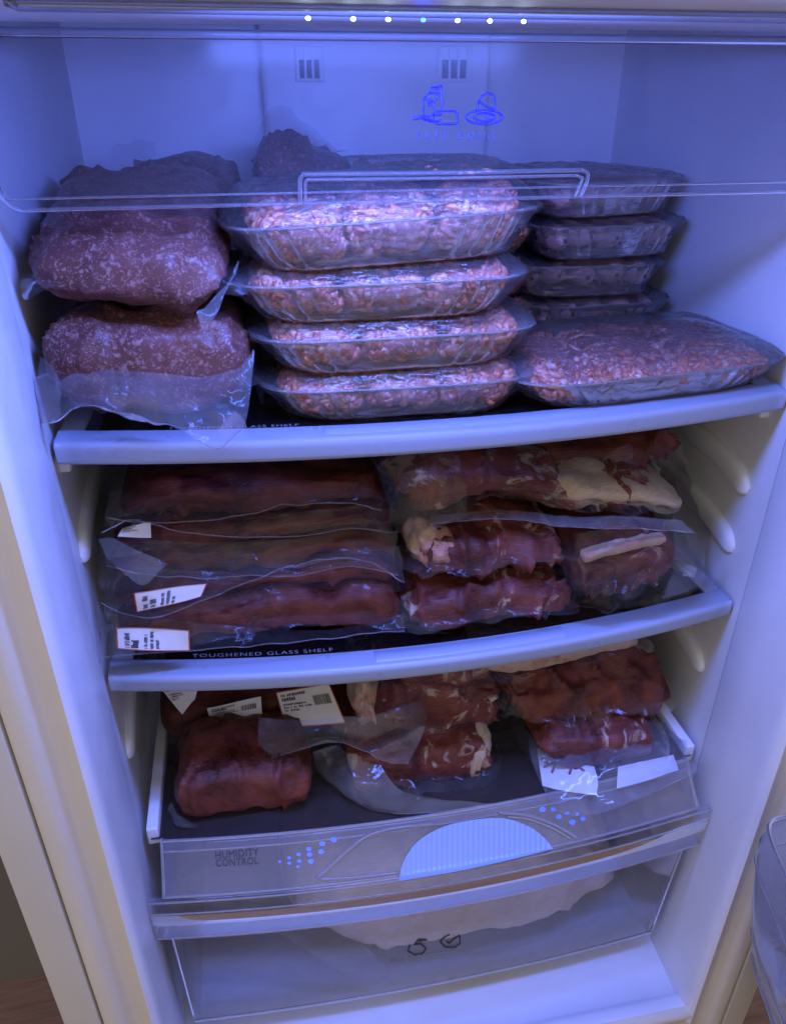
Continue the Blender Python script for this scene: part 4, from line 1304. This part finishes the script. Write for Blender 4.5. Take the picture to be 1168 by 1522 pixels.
film_sheet(t, [[(895, 680, .065), (935, 660, .062), (942, 690, .06)], [(890, 700, .064), (920, 700, .06), (945, 705, .058)]], mat='flange', nu=14, nv=14, crumple=0.001, name='folded_corner')

# ------------------------------------------------------------------ bottom: on the crisper cover
GC = 'vacuum packs on the crisper cover'
t, P = pack('vacuum_pack', 'single brown red steak at the left of the crisper cover', 'vacuum pack', GC,
            dict(top=[(262, 1175), (285, 1155), (330, 1148), (390, 1146), (440, 1140), (466, 1150)], bot=[(258, 1200), (290, 1226), (340, 1218), (400, 1208), (445, 1200), (464, 1180)], y0=0.012, depth=0.078, yt=0.014, yb=0.014, n=4.6, m=8, amp=0.0034, scale=30,
                 crease=0.006, crscale=26, seed=131, nu=90, zmin=ZC + 0.001), 'beef_red', zmin=ZC + 0.001, seed=130, wr=0.0016, flange=None)
film_sheet(t, [[(258, 1192, ZC + .012, 'z'), (264, 1210, ZC + .012, 'z'), (288, 1222, ZC + .010, 'z')], [(252, 1202, ZC + .002, 'z'), (262, 1226, ZC + .003, 'z'), (302, 1232, ZC + .002, 'z')]], mat='thick', nu=14, nv=14, crumple=0.0014, name='folded_corner')
t, P = pack('vacuum_pack', 'labelled dark pack behind the single steak on the crisper cover', 'vacuum pack', GC,
            dict(top=[(232, 1060), (270, 1040), (340, 1030), (420, 1020), (500, 1014), (540, 1040)], bot=[(236, 1110), (290, 1118), (350, 1116), (420, 1112), (500, 1106), (534, 1095)], y0=0.094, depth=0.16, yt=0.105, yb=0.098, n=3, m=5, amp=0.003, scale=24, seed=141, zmin=ZC + 0.001),
            'beef', seed=140, zmin=ZC + 0.001, flange=dict(wf=0.012, wl=0.012, wr=0.012))
sticker(t, [(424, 1082), (514, 1075), (489, 1015), (410, 1029)], [0.070, 0.066, 0.088, 0.090], 21)
sticker(t, [(314, 1078), (390, 1066), (388, 1036), (308, 1052)], [0.084, 0.084, 0.090, 0.090], 23, True, red=False)
sticker(t, [(272, 1060), (290, 1040), (297, 1012), (232, 1018)], [0.088, 0.086, 0.090, 0.092], 27, False, red=False)
# centre pile of three
GP = 'pile of marbled packs in the middle of the crisper cover'
t, P = pack('vacuum_pack', 'lowest marbled pack of the centre pile on the crisper cover', 'vacuum pack', GP,
            dict(top=[(516, 1130), (545, 1108), (600, 1102), (660, 1102), (712, 1096), (736, 1110)], bot=[(520, 1160), (556, 1172), (610, 1178), (660, 1186), (694, 1188), (728, 1140)], y0=0.020, depth=0.11, yt=0.030, yb=0.022, n=4.0, m=6, amp=0.0035, scale=28, crease=0.008, crscale=30, seed=151, zmin=ZC + 0.001),
            'beef_marbled', seed=150, zmin=ZC + 0.001, wr=0.002, flange=dict(wf=0.014, wl=0.016, wr=0.012, amp=0.006))
meat_obj('fat_strip', loaf(top=[(700, 1112), (712, 1100), (726, 1096), (740, 1104)], bot=[(680, 1180), (690, 1190), (700, 1188), (712, 1168)], y0=0.0165, depth=0.06, yt=0.024, yb=0.019, n=2.6, m=2.8, amp=0.002, scale=50, seed=153, nu=36, nv=30), M['fat'], t)
t, P = pack('vacuum_pack', 'middle marbled pack of the centre pile with a twisted fat edge', 'vacuum pack', GP,
            dict(top=[(560, 1035), (590, 1018), (640, 1014), (690, 1010), (725, 1014), (744, 1040)], bot=[(556, 1090), (590, 1102), (640, 1106), (690, 1102), (725, 1094), (742, 1070)], y0=0.045, depth=0.10, yt=0.055, yb=0.048, n=3.8, m=6, amp=0.004, scale=28, crease=0.009, crscale=30, seed=161),
            'beef_marbled', seed=160, wr=0.002, flange=dict(wf=0.010, wl=0.014, wr=0.012, amp=0.006))
Pf = loaf(top=[(518, 1040), (530, 1008), (545, 1000), (562, 1020), (574, 1060)], bot=[(524, 1060), (535, 1090), (548, 1098), (562, 1096), (572, 1080)], y0=0.052, depth=0.06, n=2.4, m=2.6, amp=0.007, scale=40, seed=163, nu=36, nv=30)
meat_obj('fat_edge', Pf, M['fat_bloody'], t)
t, P = pack('vacuum_pack', 'topmost fat striped pack of the centre pile on the crisper cover', 'vacuum pack', GP,
            dict(top=[(552, 1005), (590, 990), (640, 984), (690, 978), (722, 976), (738, 996)], bot=[(556, 1015), (600, 1022), (640, 1020), (690, 1016), (720, 1010), (736, 1004)], y0=0.052, depth=0.10, yt=0.06, yb=0.055, n=2.6, m=4, amp=0.004, scale=34, crease=0.004, seed=171),
            'beef_fatty', seed=170, wr=0.002, flange=dict(wf=0.012, wl=0.014, wr=0.014, amp=0.006))
film_sheet(t, [[(386, 1068, .06), (440, 1072, .05), (500, 1066, .045), (560, 1062, .040), (622, 1040, .038)], [(384, 1110, .04), (440, 1100, .034), (500, 1098, .030), (560, 1098, .026), (636, 1062, .024)],
               [(388, 1135, .03), (440, 1116, .024), (490, 1098, .020), (545, 1118, .014), (630, 1085, .012)], [(392, 1136, .026), (445, 1118, .020), (495, 1104, .016), (548, 1124, .010), (606, 1134, .008)]], nu=40, nv=60, edge=0.0004, crumple=0.0014, scale=50, seed=172, fold=0.0025)
film_sheet(t, [[(465, 1118, ZC + .03, 'z'), (500, 1108, ZC + .034, 'z'), (520, 1120, ZC + .036, 'z'), (560, 1130, ZC + .034, 'z')], [(472, 1142, ZC + .016, 'z'), (510, 1150, ZC + .024, 'z'), (540, 1166, ZC + .022, 'z'), (600, 1176, ZC + .02, 'z')], [(494, 1164, ZC + .007, 'z'), (530, 1188, ZC + .010, 'z'), (590, 1196, ZC + .010, 'z'), (690, 1190, ZC + .008, 'z')],
               [(522, 1182, ZC + .003, 'z'), (560, 1201, ZC + .004, 'z'), (630, 1208, ZC + .004, 'z'), (735, 1194, ZC + .003, 'z')]], mat='thick', nu=40, nv=50, edge=0.0004, crumple=0.0010, scale=60, seed=173, fold=0.0012)
# right pile of three
GR = 'pile of red packs at the right of the crisper cover'
t, P = pack('vacuum_pack', 'lowest pack of the right pile with white absorbent pads in its bag', 'vacuum pack', GR,
            dict(top=[(800, 1110), (830, 1090), (870, 1084), (920, 1078), (955, 1074), (976, 1090)], bot=[(806, 1130), (840, 1152), (870, 1162), (910, 1146), (950, 1132), (972, 1118)], y0=0.004, depth=0.12, yt=0.014, yb=0.006, n=4.2, m=6, amp=0.003, scale=30, crease=0.004, seed=181, zmin=ZC + 0.004),
            'beef_marbled', seed=180, zmin=ZC + 0.002, wr=0.002, flange=dict(wf=0.010, wl=0.012, wr=0.018, amp=0.005))
ZP = ZC + 0.0045
film_sheet(t, [[(806, 1168, ZP, 'z'), (840, 1176, ZP, 'z'), (886, 1182, ZP, 'z')], [(802, 1142, ZP, 'z'), (840, 1150, ZP, 'z'), (888, 1160, ZP + 0.002, 'z')], [(798, 1112, ZP, 'z'), (830, 1116, ZP, 'z'), (880, 1130, ZP, 'z')]], mat='pad', nu=14, nv=18, crumple=0.0005, name='absorbent_pad')
ribbon('juice_stain', [[(808, 1140), (824, 1132), (838, 1138), (852, 1134), (868, 1146)], [(818, 1118), (826, 1132), (820, 1148)], [(842, 1126), (850, 1138), (846, 1150)], [(804, 1128), (816, 1136)]], 3.6, lambda a, b: atz(a, b, ZP + 0.0016), M['blood'], t)
film_sheet(t, [[(916, 1172, ZP, 'z'), (960, 1160, ZP, 'z'), (1008, 1144, ZP, 'z')], [(918, 1140, ZP, 'z'), (955, 1132, ZP, 'z'), (1000, 1122, ZP, 'z')]], mat='pad', nu=12, nv=18, crumple=0.0005, name='absorbent_pad')
film_sheet(t, [[(784, 1090, .045), (830, 1085, .035), (900, 1078, .030), (960, 1072, .034), (1010, 1080, .055)], [(790, 1130, ZC + .012, 'z'), (835, 1140, ZC + .018, 'z'), (900, 1140, ZC + .022, 'z'), (965, 1118, ZC + .022, 'z'), (1020, 1106, ZC + .012, 'z')],
               [(806, 1170, ZC + .006, 'z'), (840, 1186, ZC + .008, 'z'), (900, 1182, ZC + .009, 'z'), (965, 1162, ZC + .009, 'z'), (1028, 1132, ZC + .006, 'z')],
               [(822, 1202, ZC + .004, 'z'), (850, 1212, ZC + .004, 'z'), (900, 1206, ZC + .005, 'z'), (965, 1180, ZC + .005, 'z'), (1036, 1146, ZC + .004, 'z')]], mat='thick', nu=46, nv=56, edge=0.0004, crumple=0.0008, scale=55, seed=183, fold=0.0010)
t, P = pack('vacuum_pack', 'wet dark red pack in the middle of the right pile', 'vacuum pack', GR,
            dict(top=[(742, 1022), (780, 996), (840, 986), (900, 974), (960, 978), (1006, 1030)], bot=[(752, 1050), (800, 1082), (850, 1090), (905, 1086), (965, 1078), (1004, 1058)], y0=0.028, depth=0.12, yt=0.05, yb=0.032, n=2.6, m=3.6, amp=0.007, scale=26, crease=0.009, crscale=22, seed=191, nu=100, nv=72),
            'beef_red', seed=190, wr=0.003, flange=dict(wf=0.010, wl=0.012, wr=0.012, amp=0.006))
film_sheet(t, [[(830, 1030, .026), (870, 1022, .022), (876, 1060, .018)], [(824, 1062, .024), (850, 1066, .02), (884, 1066, .018)]], mat='flange', nu=14, nv=14, crumple=0.0012, name='folded_corner')
t, P = pack('vacuum_pack', 'flat slab of pale fat on top of the right pile, under the middle shelf', 'vacuum pack', GR,
            dict(top=[(716, 985), (760, 972), (820, 960), (880, 948), (930, 938), (952, 948)], bot=[(718, 1000), (765, 1004), (820, 994), (880, 978), (930, 966), (950, 962)], y0=0.040, depth=0.11, yt=0.045, yb=0.043, n=4, m=9, amp=0.0015, scale=30, seed=201),
            'fat_bloody', seed=200, flange=dict(wf=0.010, wl=0.012, wr=0.016, amp=0.005))

# ------------------------------------------------------------------ in the drawer
t, P = pack('bagged_poultry', 'pale pink poultry in a clear bag inside the bottom drawer', 'poultry', None,
            dict(top=[(420, 1360), (460, 1300), (560, 1270), (690, 1255), (820, 1240), (900, 1255), (925, 1300)], bot=[(430, 1385), (500, 1415), (600, 1440), (690, 1436), (800, 1400), (880, 1350), (922, 1318)], y0=0.012, depth=0.20, yt=0.05, yb=0.018, n=2.3, m=2.8, amp=0.005, facet=0.5, scale=18, crease=0.006, crscale=16,
                 seed=211, nu=110, nv=80, zmin=-0.785), 'chicken', seed=210, wr=0.003, zmin=-0.7855, flange=None)
film_sheet(t, [[(270, 1300, .03), (350, 1290, .02), (430, 1330, .012), (520, 1380, .006)], [(300, 1330, .03), (380, 1340, .016), (470, 1400, .006), (560, 1420, .002)], [(350, 1360, .03), (430, 1390, .016), (500, 1438, .004), (600, 1446, .002)]], nu=36, nv=40, crumple=0.0025, scale=45, seed=213, fold=0.003, name='bag_end')
